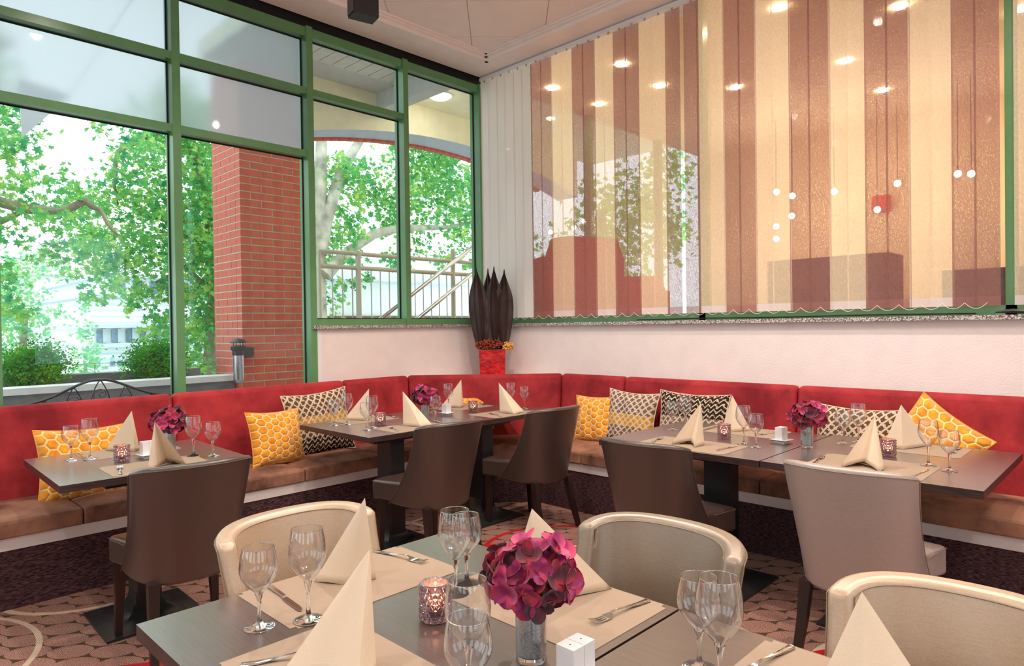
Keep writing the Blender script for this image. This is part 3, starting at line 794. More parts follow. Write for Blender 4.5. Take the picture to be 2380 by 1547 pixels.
NZ = TH+.0016
def napkin(label, apex, base):
    """standing folded napkin: apex point and ground outline; (x, y) or (x, y, z) points, left to right as seen"""
    t = thing('napkin', label, 'napkin', (apex[0], apex[1], NZ))
    A = Vector((0, 0, apex[2]-NZ)); P = [Vector((p[0]-apex[0], p[1]-apex[1], p[2] if len(p) > 2 else 0)) for p in base]
    cen = sum(P, Vector())/len(P); cen.z = 0
    n = 10
    vs, fs = [], []
    def face(a, b, bulge):
        nrm = (b-a).cross(A-a).normalized()
        if nrm.dot((a+b)/2-cen) < 0: nrm = -nrm
        k0 = len(vs)
        for i in range(n+1):
            s = i/n
            for j in range(n+1):
                q = a.lerp(b, j/n).lerp(A, s)
                q = q+nrm*bulge*math.sin(PI*j/n)*(1-s)*(.4+.6*s)
                if i == 0: q.z = max(q.z, 0)+ (.003*math.sin(PI*j/n))
                vs.append(q[:])
        for i in range(n):
            for j in range(n):
                p = k0+i*(n+1)+j; fs.append((p, p+1, p+n+2, p+n+1))
    m = len(P)
    for i in range(m): face(P[i], P[(i+1) % m], .007 if i < m-1 else .0)
    me = bpy.data.meshes.new('fold'); me.from_pydata(vs, [], fs); bm = bmesh.new(); bm.from_mesh(me)
    bmesh.ops.remove_doubles(bm, verts=bm.verts, dist=1e-4); bpy.data.meshes.remove(me)
    o = obj('folded_cloth', bm, 'napkin_cream', t, smooth=32)
    so = o.modifiers.new('thick', 'SOLIDIFY'); so.thickness = .0016
    bm = bmesh.new(); bv = P[1] if m > 2 else P[0]
    return t
napkin('white standing napkin behind the peach napkin, foreground left', (1.005, 1.545, .972), [(.905, 1.645), (.948, 1.567), (1.03, 1.535), (1.0, 1.63, .0)])
napkin('large peach standing napkin nearest the viewer at bottom left', (.757, 1.150, .983), [(.600, 1.24), (.650, 1.155, .02), (.675, 1.075), (.748, 1.118), (.77, 1.18)])
napkin('standing napkin half hidden behind the magenta bouquet', (1.215, 1.125, .976), [(1.18, 1.19), (1.19, 1.105), (1.405, 1.022), (1.33, 1.12)])
napkin('white standing napkin in the bottom right corner before a cream chair', (1.275, .384, .95), [(1.19, .45), (1.20, .36), (1.33, .27), (1.36, .37)])
napkin('peach standing napkin at the viewer side of the far left table', (1.116, 3.56, .985), [(1.095, 3.61), (1.10, 3.548), (1.20, 3.66, .016), (1.26, 3.545), (1.25, 3.70)])
napkin('peach standing napkin at the window side of the far left table', (1.197, 4.20, .979), [(1.10, 4.36), (1.204, 4.186), (1.25, 4.25), (1.20, 4.36)])
napkin('pale standing napkin at window side of left corner table', (2.79, 4.212, .982), [(2.68, 4.39), (2.775, 4.21), (2.81, 4.25), (2.76, 4.39)])
napkin('pale standing napkin at viewer side of left corner table', (2.778, 3.78, .988), [(2.78, 3.782), (2.834, 3.652), (2.935, 3.65), (2.87, 3.80)])
napkin('pale standing napkin behind white shakers on right corner table', (3.73, 4.248, .984), [(3.655, 4.43), (3.722, 4.255), (3.78, 4.28), (3.74, 4.42)])
napkin('pale standing napkin at viewer side of right corner table', (3.708, 3.773, .983), [(3.712, 3.77), (3.70, 3.60), (3.86, 3.64), (3.80, 3.79)])
napkin('cream standing napkin at the chair side, left table of right pair', (3.43, 1.865, .985), [(3.325, 2.0), (3.40, 1.915, .02), (3.325, 1.85), (3.435, 1.85), (3.46, 1.97)])
napkin('pale standing napkin against the banquette, left table of right pair', (3.995, 1.955, .973), [(4.02, 2.04), (3.962, 1.94), (4.075, 1.87), (4.14, 1.96)])
napkin('cream standing napkin before the grey-beige chair, right pair', (3.45, .975, .984), [(3.30, 1.085), (3.40, 1.01, .022), (3.312, .92), (3.39, .92), (3.47, 1.06)])
napkin('pale standing napkin against the yellow cushion on its corner', (3.99, 1.0, .983), [(3.99, 1.09), (3.97, .99), (4.20, .905), (4.12, 1.03)])

# ------------------------------------------------------------------ wine glasses
def make_glass(h, R):
    t = thing('wine_glass', 'x', 'glass')
    hs = h*.40
    bm = bmesh.new()
    lathe(bm, [(0, .0005), (.033, .0005), (.0345, .0015), (.033, .003), (.02, .0055), (.010, .009), (.006, .016), (.0042, .03), (.0040, hs*.65), (.0055, hs*.88), (.010, hs+.006), (.004, hs+.010), (0, hs+.012)], 28)
    obj('stem', bm, 'stem_glass', t, smooth=50)
    bm = bmesh.new(); H = h-hs; P = []
    for k in range(0, 15):
        u = k/14; a = u
        r = R*(math.sin(min(1, a/.55)*PI/2)**.85) if a < .55 else R*(1-.17*((a-.55)/.45)**1.7)
        P.append((max(r, .006) if k else .0085, hs+.004+H*.996*(u**1.0)-.0))
    inn = [(r-.0011, z+.0012) for r, z in P][1:]
    lathe(bm, P, 36); obj('bowl', bm, 'bowl_glass', t, smooth=60)
    bm = bmesh.new(); r0, z0 = P[-1]; tube(bm, [((r0-.0004)*math.cos(2*PI*i/32), (r0-.0004)*math.sin(2*PI*i/32), z0) for i in range(33)], .0011, 6, cap=False)
    obj('rim', bm, 'rim_glass', t, smooth=60)
    return t
def glass(size, x, y, label, dz=0):
    if size == 'L': inst('glassL', lambda: make_glass(.212, .0435), label, (x, y, TH+dz), 0, 'glass')
    else: inst('glassS', lambda: make_glass(.180, .0425), label, (x, y, TH+dz), 0, 'glass')
mz = .0016
glass('S', .682, 1.491, 'short wine glass on bare wood at foreground left, beside the knife')
glass('L', .776, 1.438, 'tall wine glass on the mat corner, foreground left before the white napkin', mz)
glass('L', 1.113, 1.300, 'tall wine glass directly behind the candle holder, foreground table')
glass('S', 1.180, 1.333, 'short wine glass overlapped by a taller one left of the bouquet')
glass('L', .820, .925, 'tall wine glass between candle and bouquet, base below frame')
glass('S', .762, .860, 'nearest short wine glass at bottom centre, rim over the taller one')
glass('S', 1.196, .660, 'short wine glass, left of the pair at bottom right')
glass('L', 1.141, .588, 'tall wine glass, right of the pair at bottom right')
glass('S', .895, 4.182, 'short wine glass leftmost on the far left table')
glass('L', .972, 4.138, 'tall wine glass before the yellow cushion, far left table', mz)
glass('L', 1.384, 3.798, 'tall wine glass right of the flowers on the far left table')
glass('S', 1.455, 3.714, 'short wine glass rightmost on the far left table')
glass('S', 2.495, 4.214, 'short wine glass before the patterned cushion, left corner table')
glass('L', 2.572, 4.168, 'tall wine glass left of a napkin on left corner table', mz)
glass('S', 2.520, 3.842, 'short wine glass nearest the left edge, viewer side of corner table')
glass('L', 2.595, 3.882, 'tall wine glass just left of the candle on left corner table', mz)
glass('L', 3.150, 4.03, 'tall wine glass in front of the corner table flowers')
glass('S', 3.065, 3.776, 'short wine glass by the seam of the corner tables, before the flowers')
glass('S', 3.396, 4.214, 'short wine glass behind the corner flowers, right side')
glass('L', 3.560, 4.22, 'tall wine glass behind the white shakers, corner table', mz)
glass('L', 3.93, 3.86, 'tall wine glass half hidden behind the rightmost corner napkin')
glass('S', 4.014, 3.785, 'short wine glass farthest right on the right corner table')
glass('L', 3.86, 2.21, 'tall wine glass behind the cream napkin before the black knit cushion')
glass('S', 3.80, 2.27, 'short wine glass left behind the cream napkin, right pair')
glass('L', 3.604, 1.697, 'tall wine glass between candle and shakers, right pair')
glass('S', 3.545, 1.600, 'short wine glass just left of the white shakers')
glass('S', 3.964, 1.286, 'short wine glass right of the vase on the right pair')
glass('L', 4.075, 1.239, 'tall wine glass against the knit cushion, right pair')
glass('L', 3.611, .792, 'tall wine glass before the tilted yellow cushion', mz)
glass('S', 3.547, .695, 'short wine glass at the far right table corner')

# ------------------------------------------------------------------ cutlery
def make_fork():
    t = thing('fork', 'x', 'cutlery'); L = .19
    def strip(rows, th):
        bm = bmesh.new(); R_ = []
        for y, w, z in rows: R_.append([bm.verts.new(p) for p in ((-w, y, z), (w, y, z), (w*.8, y, z+th), (-w*.8, y, z+th))])
        for a, b in zip(R_, R_[1:]):
            for i in range(4): bm.faces.new((a[i], a[(i+1) % 4], b[(i+1) % 4], b[i]))
        bm.faces.new(R_[0][::-1]); bm.faces.new(R_[-1]); return bm
    obj('handle', strip([(-.095, .006, .003), (-.092, .0095, .002), (-.06, .0075, .002), (-.02, .004, .006), (.015, .003, .010), (.035, .0036, .009), (.045, .009, .005)], .0022), 'cutlery_steel', t, smooth=60)
    bm = bmesh.new()
    def s2(x, rows):
        R_ = [[bm.verts.new(p) for p in ((x-w, y, z), (x+w, y, z), (x+w, y, z+.0018), (x-w, y, z+.0018))] for y, w, z in rows]
        for a, b in zip(R_, R_[1:]):
            for i in range(4): bm.faces.new((a[i], a[(i+1) % 4], b[(i+1) % 4], b[i]))
        bm.faces.new(R_[0][::-1]); bm.faces.new(R_[-1])
    s2(0, [(.044, .009, .005), (.052, .0125, .003), (.062, .0125, .002)])
    for x in (-.0105, -.0035, .0035, .0105): s2(x, [(.0615, .0022, .002), (.08, .002, .002), (.104, .0012, .008)])
    obj('tines', bm, 'cutlery_steel', t, smooth=60)
    return t
def make_knife():
    t = thing('knife', 'x', 'cutlery')
    bm = bmesh.new(); hexa(bm, [(-.006, -.1, .001), (.006, -.1, .001), (.0045, -.005, .001), (-.0045, -.005, .001)], [(-.006, -.1, .007), (.006, -.1, .007), (.0045, -.005, .006), (-.0045, -.005, .006)])
    obj('handle', bm, 'cutlery_steel', t, bevel=.0018, smooth=60)
    bm = bmesh.new(); out = [(-.0045, -.006), (-.0045, .08), (-.001, .098), (.005, .105), (.0095, .095), (.0105, .05), (.009, .004), (.0045, -.006)]
    prism(bm, out, .0022, .0036); obj('blade', bm, 'cutlery_steel', t, smooth=None)
    return t
def cut(kind, p0, p1, label, dz=mz):
    """p0 = handle end, p1 = tip"""
    a, b = Vector(p0), Vector(p1); d = b-a; c = (a+b)/2; rz = math.atan2(d.y, d.x)-PI/2
    inst(kind, make_fork if kind == 'fork' else make_knife, label, (c.x, c.y, TH+dz), rz, 'cutlery')
cut('fork', (1.158, 1.722), (1.195, 1.54), 'fork on the back mat, left of the paired glasses')
cut('knife', (.806, 1.70), (.792, 1.495), 'knife on the back mat beside the tall foreground glass')
cut('fork', (.58, 1.34), (.735, 1.255), 'fork at the bottom left mat, half behind the peach napkin')
cut('fork', (1.405, .912), (1.215, .935), 'fork lying right of the magenta bouquet')
cut('fork', (1.405, .560), (1.215, .585), 'cutlery handle at the bottom right mat corner')
cut('fork', (.962, 3.565), (1.01, 3.75), 'fork on the viewer side mat, far left table')
cut('knife', (1.385, 3.545), (1.395, 3.745), 'knife right of the peach napkin, far left table')
cut('knife', (.975, 4.40), (.967, 4.20), 'knife behind two glasses, far left table')
cut('fork', (2.62, 3.62), (2.68, 3.80), 'fork before the candle on left corner table')
cut('knife', (3.035, 3.59), (3.022, 3.79), 'knife right of the napkin, viewer side of left corner table')
cut('fork', (3.06, 4.34), (2.99, 4.17), 'fork right of the candle, window side of left corner table')
cut('knife', (2.56, 4.42), (2.575, 4.22), 'knife behind two glasses before the patterned cushion')
cut('fork', (3.54, 3.58), (3.60, 3.76), 'fork left of the napkin, viewer side of right corner table')
cut('knife', (3.945, 3.57), (3.93, 3.77), 'knife at the right end of the right corner table')
cut('fork', (4.06, 4.37), (3.955, 4.21), 'fork right of the candle on right corner table')
cut('fork', (3.29, 2.105), (3.47, 2.15), 'fork left of the cream napkin, left table of right pair')
cut('knife', (3.315, 1.712), (3.515, 1.70), 'knife before the two glasses, left table of right pair')
cut('knife', (4.10, 2.11), (3.90, 2.10), 'knife on the wall side mat near the candle')
cut('fork', (4.13, 1.70), (3.95, 1.76), 'fork on the wall side mat behind the white shakers')
cut('fork', (3.30, 1.205), (3.49, 1.23), 'fork left of the napkin before the grey-beige chair')
cut('knife', (3.31, .786), (3.51, .775), 'knife right of the napkin before the grey-beige chair')
cut('fork', (4.20, .775), (4.02, .775), 'fork by the yellow cushion, rightmost wall side mat')

# ------------------------------------------------------------------ candle holders
def make_holder():
    t = thing('candle_holder', 'x', 'candle holder')
    bm = bmesh.new(); seg, rows = 20, 6; R = .036; H = .082; V = []
    for j in range(rows+1):
        ring = []
        for i in range(seg):
            a = 2*PI*(i+.5*(j % 2))/seg; ring.append(bm.verts.new((R*math.cos(a), R*math.sin(a), .004+H*j/rows)))
        V.append(ring)
    for j in range(rows):
        for i in range(seg):
            a0, a1 = V[j][i], V[j][(i+1) % seg]
            if j % 2 == 0: b = [V[j+1][(i-1) % seg], V[j+1][i], V[j+1][(i+1) % seg]]; tri = [(a0, a1, b[1]), (a0, b[1], b[0])]
            else: b = [V[j+1][i], V[j+1][(i+1) % seg]]; tri = [(a0, a1, b[1]), (a0, b[1], b[0])]
            for f in tri:
                try: bm.faces.new(f)
                except ValueError: pass
    # raise each triangle to a stud
    fs = bm.faces[:]
    for f in fs:
        c = f.calc_center_median(); n = Vector((c.x, c.y, 0)).normalized(); p = bm.verts.new(c+n*.0042); vs_ = f.verts[:]
        bm.faces.remove(f)
        for k in range(3): bm.faces.new((vs_[k], vs_[(k+1) % 3], p))
    # inner wall, lip and floor
    inn = [[bm.verts.new((.029*math.cos(2*PI*i/seg), .029*math.sin(2*PI*i/seg), z)) for i in range(seg)] for z in (.086, .014)]
    for i in range(seg):
        j = (i+1) % seg
        bm.faces.new((V[rows][i], V[rows][j], inn[0][j], inn[0][i])); bm.faces.new((inn[0][i], inn[0][j], inn[1][j], inn[1][i]))
    bm.faces.new(inn[1])
    bot = [bm.verts.new((.034*math.cos(2*PI*i/seg), .034*math.sin(2*PI*i/seg), .001)) for i in range(seg)]
    for i in range(seg): bm.faces.new((bot[i], bot[(i+1) % seg], V[0][(i+1) % seg], V[0][i]))
    bm.faces.new(bot[::-1])
    obj('studded_glass', bm, 'cut_glass', t, smooth=None)
    return t
def make_tea():
    t = thing('tea_light', 'x', 'candle')
    bm = bmesh.new(); lathe(bm, [(0, 0), (.019, 0), (.0195, .018), (.018, .018), (.017, .015), (0, .015)], 20); obj('wax', bm, 'wax', t)
    bm = bmesh.new(); lathe(bm, [(0, .018), (.0035, .022), (.0045, .027), (.003, .034), (0, .043)], 10); obj('flame', bm, 'flame_glow', t)
    bm = bmesh.new(); tube(bm, [(0, 0, .014), (0, 0, .021)], .0008, 5); obj('wick', bm, 'black_gap', t)
    return t
for x, y, w in ((.986, 1.226, 'the foreground bouquet'), (1.074, 3.946, 'two napkins on the far left table'), (2.719, 3.969, 'the left corner table glasses'),
                (3.634, 3.999, 'the two napkins of the right corner table'), (3.720, 1.874, 'the left napkins of the right pair'), (3.755, 1.003, 'the rightmost two standing napkins')):
    inst('holder', make_holder, 'smoky studded glass candle holder beside '+w, (x, y, TH), random.random(), 'candle holder')
    tl = inst('tea', make_tea, 'burning tea light inside the studded glass beside '+w, (x, y, TH+.0145), 0, 'candle')
    lamp_light('flame_light', (x, y, TH+.062), .35, (1, .6, .28), .003)

# ------------------------------------------------------------------ shakers and dishes
def make_shaker():
    t = thing('shaker', 'x', 'shaker'); obj('shaker_body', B(-.0155, .0155, -.021, .021, 0, .07), 'ceramic_white', t, bevel=.003, segs=3)
    bm = bmesh.new()
    lathe(bm, [(0, .0704), (.0016, .0704), (.0016, .0708), (0, .0708)], 8); obj('hole', bm, 'seam_dark', t); return t
def make_dish():
    t = thing('shaker_dish', 'x', 'dish')
    bm = bmesh.new(); hexa(bm, [(-.03, -.033, 0), (.03, -.033, 0), (.03, .033, 0), (-.03, .033, 0)], [(-.03, -.033, .011), (.03, -.033, .011), (.03, .033, .011), (-.03, .033, .011)]); obj('foot', bm, 'ceramic_white', t, bevel=.001)
    bm = bmesh.new(); hexa(bm, [(-.036, -.04, .011), (.036, -.04, .011), (.036, .04, .011), (-.036, .04, .011)], [(-.047, -.052, .018), (.047, -.052, .018), (.047, .052, .018), (-.047, .052, .018)]); obj('plate', bm, 'ceramic_white', t, bevel=.001)
    return t
for x, y, rz, w in ((.975, .795, .0, 'in the foreground at bottom centre'), (1.20, 3.955, .1, 'behind the peach napkin, far left table'), (3.361, 4.006, .2, 'on the right corner table'), (3.79, 1.561, -.1, 'beside the vase, right pair')):
    inst('dish', make_dish, 'small white square dish under the shakers '+w, (x, y, TH), rz, 'dish')
    for s, nm in ((-1, 'left'), (1, 'right')):
        c, sn = math.cos(rz), math.sin(rz); dx = s*.0162
        # left/right as seen from the room
        inst('shaker', make_shaker, 'white ceramic shaker, %s of the two %s' % (nm, w), (x+dx*c, y+dx*sn, TH+.0182), rz, 'shaker')

# ------------------------------------------------------------------ vases and bouquets
def make_vase():
    t = thing('vase', 'x', 'vase')
    bm = bmesh.new(); lathe(bm, [(0, .0), (.031, .0), (.032, .003), (.032, .128), (.0312, .13), (.030, .128), (.030, .014), (0, .013)], 32); obj('glass_cylinder', bm, 'bowl_glass', t, smooth=40)
    bm = bmesh.new(); lathe(bm, [(0, .0155), (.0292, .0155), (.0292, .126), (.024, .126), (.024, .10), (0, .10)], 28); obj('grey_filling', bm, 'stone_fill', t, smooth=40)
    bm = bmesh.new(); lathe(bm, [(0, .001), (.0295, .001), (.0295, .0135), (0, .0135)], 28); obj('glass_foot', bm, 'stem_glass', t, smooth=40)
    return t
def floret_mesh(seed, R=.021):
    rnd = random.Random(seed); bm = bmesh.new()
    for k in range(4):
        a = PI/2*k+rnd.uniform(-.2, .2); cup = rnd.uniform(.1, .75); w = R*rnd.uniform(.75, 1.0); L = R*rnd.uniform(1.15, 1.5); n = 4; rows = []
        for i in range(n+1):
            u = i/n; hw = w*math.sin(PI*min(.97, .08+.86*u))**.6*.78; r = L*u
            z = L*(cup*u**1.3)-.25*L*u**3*(1 if cup < .4 else -.2)
            row = []
            for j in (-1, -.5, 0, .5, 1):
                x = r*math.cos(a)-hw*j*math.sin(a); y = r*math.sin(a)+hw*j*math.cos(a); row.append(bm.verts.new((x, y, z+abs(j)**2*.005*math.sin(u*PI))))
            rows.append(row)
        for p, q in zip(rows, rows[1:]):
            for j in range(4): bm.faces.new((p[j], p[j+1], q[j+1], q[j]))
    me = bpy.data.meshes.new('floret'); bm.to_mesh(me); bm.free(); me.materials.append(M['petal']); finish(me, 60); return me
FL = [floret_mesh(i) for i in range(6)]
def make_bouquet():
    t = thing('bouquet', 'x', 'bouquet'); rnd = random.Random(5); n = 50
    Rx, Rz = .084, .070; c = Vector((0, 0, .117))
    for i in range(n):
        ph = i*2.39996; z = 1-1.5*(i+.5)/n; r = math.sqrt(max(0, 1-z*z)); k = rnd.uniform(.72, 1.14)
        d = Vector((r*math.cos(ph), r*math.sin(ph), z)); p = c+Vector((d.x*Rx, d.y*Rx, d.z*Rz))*k
        if z < -.35 and r*Rx < .045: continue
        q = (d+Vector((rnd.uniform(-.3, .3), rnd.uniform(-.3, .3), rnd.uniform(-.3, .3)))).to_track_quat('Z', 'Y')
        o = link('floret', rnd.choice(FL), t, loc=p); o.rotation_euler = q.to_euler(); s = rnd.uniform(.85, 1.35); o.scale = (s, s, s)
    for k in range(5):
        a = k*1.26; bm = bmesh.new(); tube(bm, [(.008*math.cos(a), .008*math.sin(a), 0), (.014*math.cos(a), .014*math.sin(a), .06), (.05*math.cos(a), .05*math.sin(a), .135)], .0024, 6); obj('stem', bm, 'stem_green', t)
    for k in range(3):
        a = k*2.1+.6; bm = bmesh.new(); tube(bm, [(.012*math.cos(a), .012*math.sin(a), .05), (.05*math.cos(a), .05*math.sin(a), .085), (.072*math.cos(a), .072*math.sin(a), .12)], .0018, 6); obj('stem', bm, 'stem_green', t)
    return t
for x, y, w in ((.997, .930, 'the foreground table'), (1.335, 4.02, 'the far left table'), (3.105, 3.95, 'the corner tables'), (3.720, 1.391, 'the right wall tables')):
    inst('vase', make_vase, 'clear glass cylinder vase filled with grey grit on '+w, (x, y, TH), 0, 'vase')
    inst('bouquet', make_bouquet, 'magenta and burgundy hydrangea bouquet in the vase on '+w, (x, y, TH+.1005-.05), x*2, 'bouquet')

# ------------------------------------------------------------------ cushions
def cushion(label, mt, c, w, h, T, nrm, tilt=0, lean=.25, back_mat=None, sag=.1):
    """c = centre, nrm = facing angle in plan (direction the front looks to), tilt = rotation in its own plane, lean = backward lean"""
    n = 18; vs = []; fs = []; uvs = []
    ins = lambda a: 1-abs(a)**3.0
    for side in (1, -1):
        for j in range(n+1):
            for i in range(n+1):
                u, v = -1+2*i/n, -1+2*j/n
                k = (max(0, 1-abs(u)**2.4)*max(0, 1-abs(v)**2.4))**.42*(1+.07*math.sin(5*u+c[0]*9)*math.cos(4*v+c[1]*7))
                x = u*w/2*(1-sag*(1-v*v)); y = v*h/2*(1-sag*(1-u*u)); z = side*T/2*k+.006*math.sin(9*u+3*v)*k
                vs.append((x, y, z)); uvs.append(((u+1)/2*w/.45, (v+1)/2))
    m = (n+1)**2
    for s in (0, 1):
        for j in range(n):
            for i in range(n):
                p = s*m+j*(n+1)+i; f = (p, p+1, p+n+2, p+n+1); fs.append(f if s == 0 else f[::-1])
    t = thing('cushion', label, 'cushion', c)
    me = bpy.data.meshes.new('cover'); me.from_pydata(vs, [], fs); uvl = me.uv_layers.new(name='UVMap')
    for p in me.polygons:
        for li in p.loop_indices: uvl.data[li].uv = uvs[me.loops[li].vertex_index]
    me.materials.append(M[mt]); bm = bmesh.new(); bm.from_mesh(me); bmesh.ops.remove_doubles(bm, verts=bm.verts, dist=1e-5); bm.to_mesh(me); bm.free(); finish(me, 70)
    # local: x right, y up, z front  -> world
    fz = Vector((math.cos(nrm), math.sin(nrm), 0)); up = Vector((0, 0, 1)); rt = up.cross(fz)
    u2 = (up*math.cos(lean)-fz*math.sin(lean)); f2 = rt.cross(u2)
    x2 = rt*math.cos(tilt)+u2*math.sin(tilt); y2 = -rt*math.sin(tilt)+u2*math.cos(tilt)
    R3 = Matrix((x2, y2, f2)).transposed()
    o = link('cover', me, t); o.rotation_euler = R3.to_euler()
    # zipped edge piping
    P = []
    for a in range(4):
        for i in range(n):
            s = -1+2*i/n
            u, v = ((s, -1), (1, s), (-s, 1), (-1, -s))[a]
            P.append((u*w/2*(1-sag*(1-v*v)), v*h/2*(1-sag*(1-u*u)), 0))
    P.append(P[0]); bm = bmesh.new(); tube(bm, P, .0035, 5, cap=False)
    e = obj('edge_seam', bm, 'yellow_piping' if mt == 'honeycomb' else 'napkin_cream', t); e.rotation_euler = R3.to_euler()
    return t
SY = math.radians(-90)  # faces -Y, stands against the window side banquette
SX = math.radians(180)  # faces -X, stands against the right banquette
cushion('yellow honeycomb cushion leaning behind the far left table', 'honeycomb', (1.06, 4.62, .645), .50, .45, .16, SY, -.02, .30)
cushion('yellow honeycomb cushion in front of the black and cream knit cushion', 'honeycomb', (2.235, 4.56, .655), .44, .40, .15, SY+.15, -.03, .28)
cushion('black, yellow and cream knit cushion standing behind a yellow honeycomb one', 'knit_a', (2.655, 4.70, .70), .56, .50, .15, SY, .06, .2)
cushion('small yellow honeycomb cushion on the corner bench behind the far napkin', 'honeycomb', (4.07, 4.42, .64), .42, .36, .13, math.radians(-122), .05, .3)
cushion('yellow honeycomb cushion left of the patterned cushions on the right bench', 'honeycomb', (4.42, 3.36, .65), .42, .40, .14, SX+.1, .03, .25)
cushion('grey and yellow knit cushion between the honeycomb and black-topped cushions', 'knit_b', (4.44, 3.03, .68), .46, .45, .14, SX+.06, -.05, .22)
cushion('black-topped knit cushion behind the cream napkins on the right bench', 'knit_c', (4.45, 2.50, .69), .58, .47, .15, SX, -.01, .2)
cushion('cream and brown diamond knit cushion behind the vase on the right bench', 'knit_d', (4.47, 1.37, .68), .52, .44, .14, SX, -.02, .2)
cushion('yellow honeycomb cushion balanced on its corner at far right', 'honeycomb', (4.42, .95, .72), .44, .42, .13, SX, -.62, .25)

# ------------------------------------------------------------------ corner pot with leaves
def pot():
    c = (4.50, 4.66, .931); R = Matrix.Rotation(math.radians(45), 4, 'Z')
    t = thing('planter', 'glossy red glass pot standing in the corner behind the banquette', 'pot', c, math.radians(-45))
    bm = bmesh.new(); a, b = .117, .127
    hexa(bm, [(-a, -a, 0), (a, -a, 0), (a, a, 0), (-a, a, 0)], [(-b, -b, .275), (b, -b, .275), (b, b, .275), (-b, b, .275)])
    obj('pot_body', bm, 'red_glass', t, bevel=.012, segs=3)
    obj('soil', B(-.11, .11, -.11, .11, .27, .279), 'soil', t, smooth=None)
    d = thing('dried_arrangement', 'tall dark brown dried leaves with rust and gold filler flowers in the red pot', 'plant', (c[0], c[1], c[2]+.279), math.radians(-45))
    for k, (x, y, h, w, tl) in enumerate([(-.10, .0, .80, .075, -.05), (-.035, .05, .79, .062, .0), (.025, .0, .80, .07, .0), (.095, .0, .77, .078, .03)]):
        vs, fs = [], []; n = 18
        for i in range(n+1):
            u = i/n; hw = w*(.55+.75*math.sin(PI*u*.95)**.8)*(1-u**6)**1.0*(1 if u < .55 else (1-((u-.55)/.45)**2.2)**.75)
            hw = max(hw, .001); z = h*u; zz = .006*math.sin(u*21+k)
            for j, (s, dd) in enumerate(((-1, .0), (-.5, -.012), (0, .028), (.5, -.014), (1, .0))):
                vs.append((x+tl*u+s*hw, y-dd+zz*abs(s)+(0.03 if y else 0), z))
            
        for i in range(n):
            for j in range(4): p = i*5+j; fs.append((p, p+1, p+6, p+5))
        o = raw('dried_leaf', vs, fs, 'leaf_dark', d, smooth=40); so = o.modifiers.new('t', 'SOLIDIFY'); so.thickness = .003
    rnd = random.Random(3)
    for nm, mt, cc, rr, cnt in (('rust_filler', 'filler_rust', (-.03, -.05, .045), (.14, .07, .055), 260), ('gold_filler', 'filler_gold', (.15, -.06, .02), (.055, .05, .055), 120)):
        bm = bmesh.new()
        for _ in range(cnt):
            v = Vector((rnd.gauss(0, 1), rnd.gauss(0, 1), rnd.gauss(0, 1))).normalized()*rnd.uniform(.5, 1)
            p = (cc[0]+v.x*rr[0], cc[1]+v.y*rr[1], max(.004, cc[2]+v.z*rr[2]))
            bmesh.ops.create_icosphere(bm, subdivisions=1, radius=rnd.uniform(.007, .012), matrix=Matrix.Translation(p))
        o = obj(nm, bm, mt, d, smooth=None); o['kind'] = 'stuff'
pot()

# ------------------------------------------------------------------ loudspeaker at the ceiling
def speaker():
    t = thing('loudspeaker', 'dark angular loudspeaker hanging from the ceiling above the windows', 'speaker', (2.385, 3.60, 3.385), math.radians(-20))
    bm = bmesh.new(); hexa(bm, [(-.075, -.05, 0), (.085, -.05, -.0), (.085, .06, 0), (-.075, .06, 0)], [(-.075, -.05, .5), (.085, -.05, .5), (.085, .06, .5), (-.075, .06, .5)]); obj('cabinet', bm, 'speaker_black', t, bevel=.003)
    obj('grille', B(-.081, -.0755, -.045, .055, .01, .49), 'speaker_dark', t, bevel=.001)
    obj('bracket', B(-.02, .02, -.0, .02, .5, .645), 'dark_metal', t)
    t.rotation_euler = (math.radians(0), math.radians(0), math.radians(-12))
speaker()

# ------------------------------------------------------------------ recessed ceiling lamps
def make_downlight():
    t = thing('ceiling_lamp', 'x', 'lamp')
    bm = bmesh.new(); lathe(bm, [(.055, 0), (.075, 0), (.078, -.006), (.055, -.010), (.05, 0), (.05, .004), (.055, 0)], 28); obj('trim_ring', bm, 'white_trim', t)
    bm = bmesh.new(); lathe(bm, [(0, -.004), (.03, -.004), (.03, -.002), (0, -.002)], 24); obj('lens', bm, 'lamp_glow', t, smooth=None)
    return t
DL = [(3.45, .35, 'the rightmost dining table'), (3.45, 1.75, 'the middle of the right wall tables'), (2.3, .7, 'the aisle by the taupe chair'), (2.75, 2.65, 'the open carpet in the middle'), (1.3, 3.3, 'the chair of the far left table'), (-.4, 3.4, 'the left end of the window banquette'),
      (-.7, 1.6, 'the space left of the foreground table'), (.3, -.8, 'the space behind the foreground tables'), (2.0, -1.0, 'the space right of the foreground tables'), (3.4, -1.2, 'the far end of the right banquette')]
for i, (x, y, where) in enumerate(DL):
    inst('downlight', make_downlight, 'recessed ceiling lamp above '+where, (x, y, CF-.0005), 0, 'lamp', 'recessed ceiling lamps above the dining tables')
    lamp_light('downlight_light', (x, y, CF-.05), LAMP_W*(1.9 if 'carpet' in where else 1), (1.0, .84, .72) if 'carpet' in where else (1.0, .87, .77), .035, spot=math.radians(110 if 'carpet' in where else 160), blend=.5 if 'carpet' in where else .9)

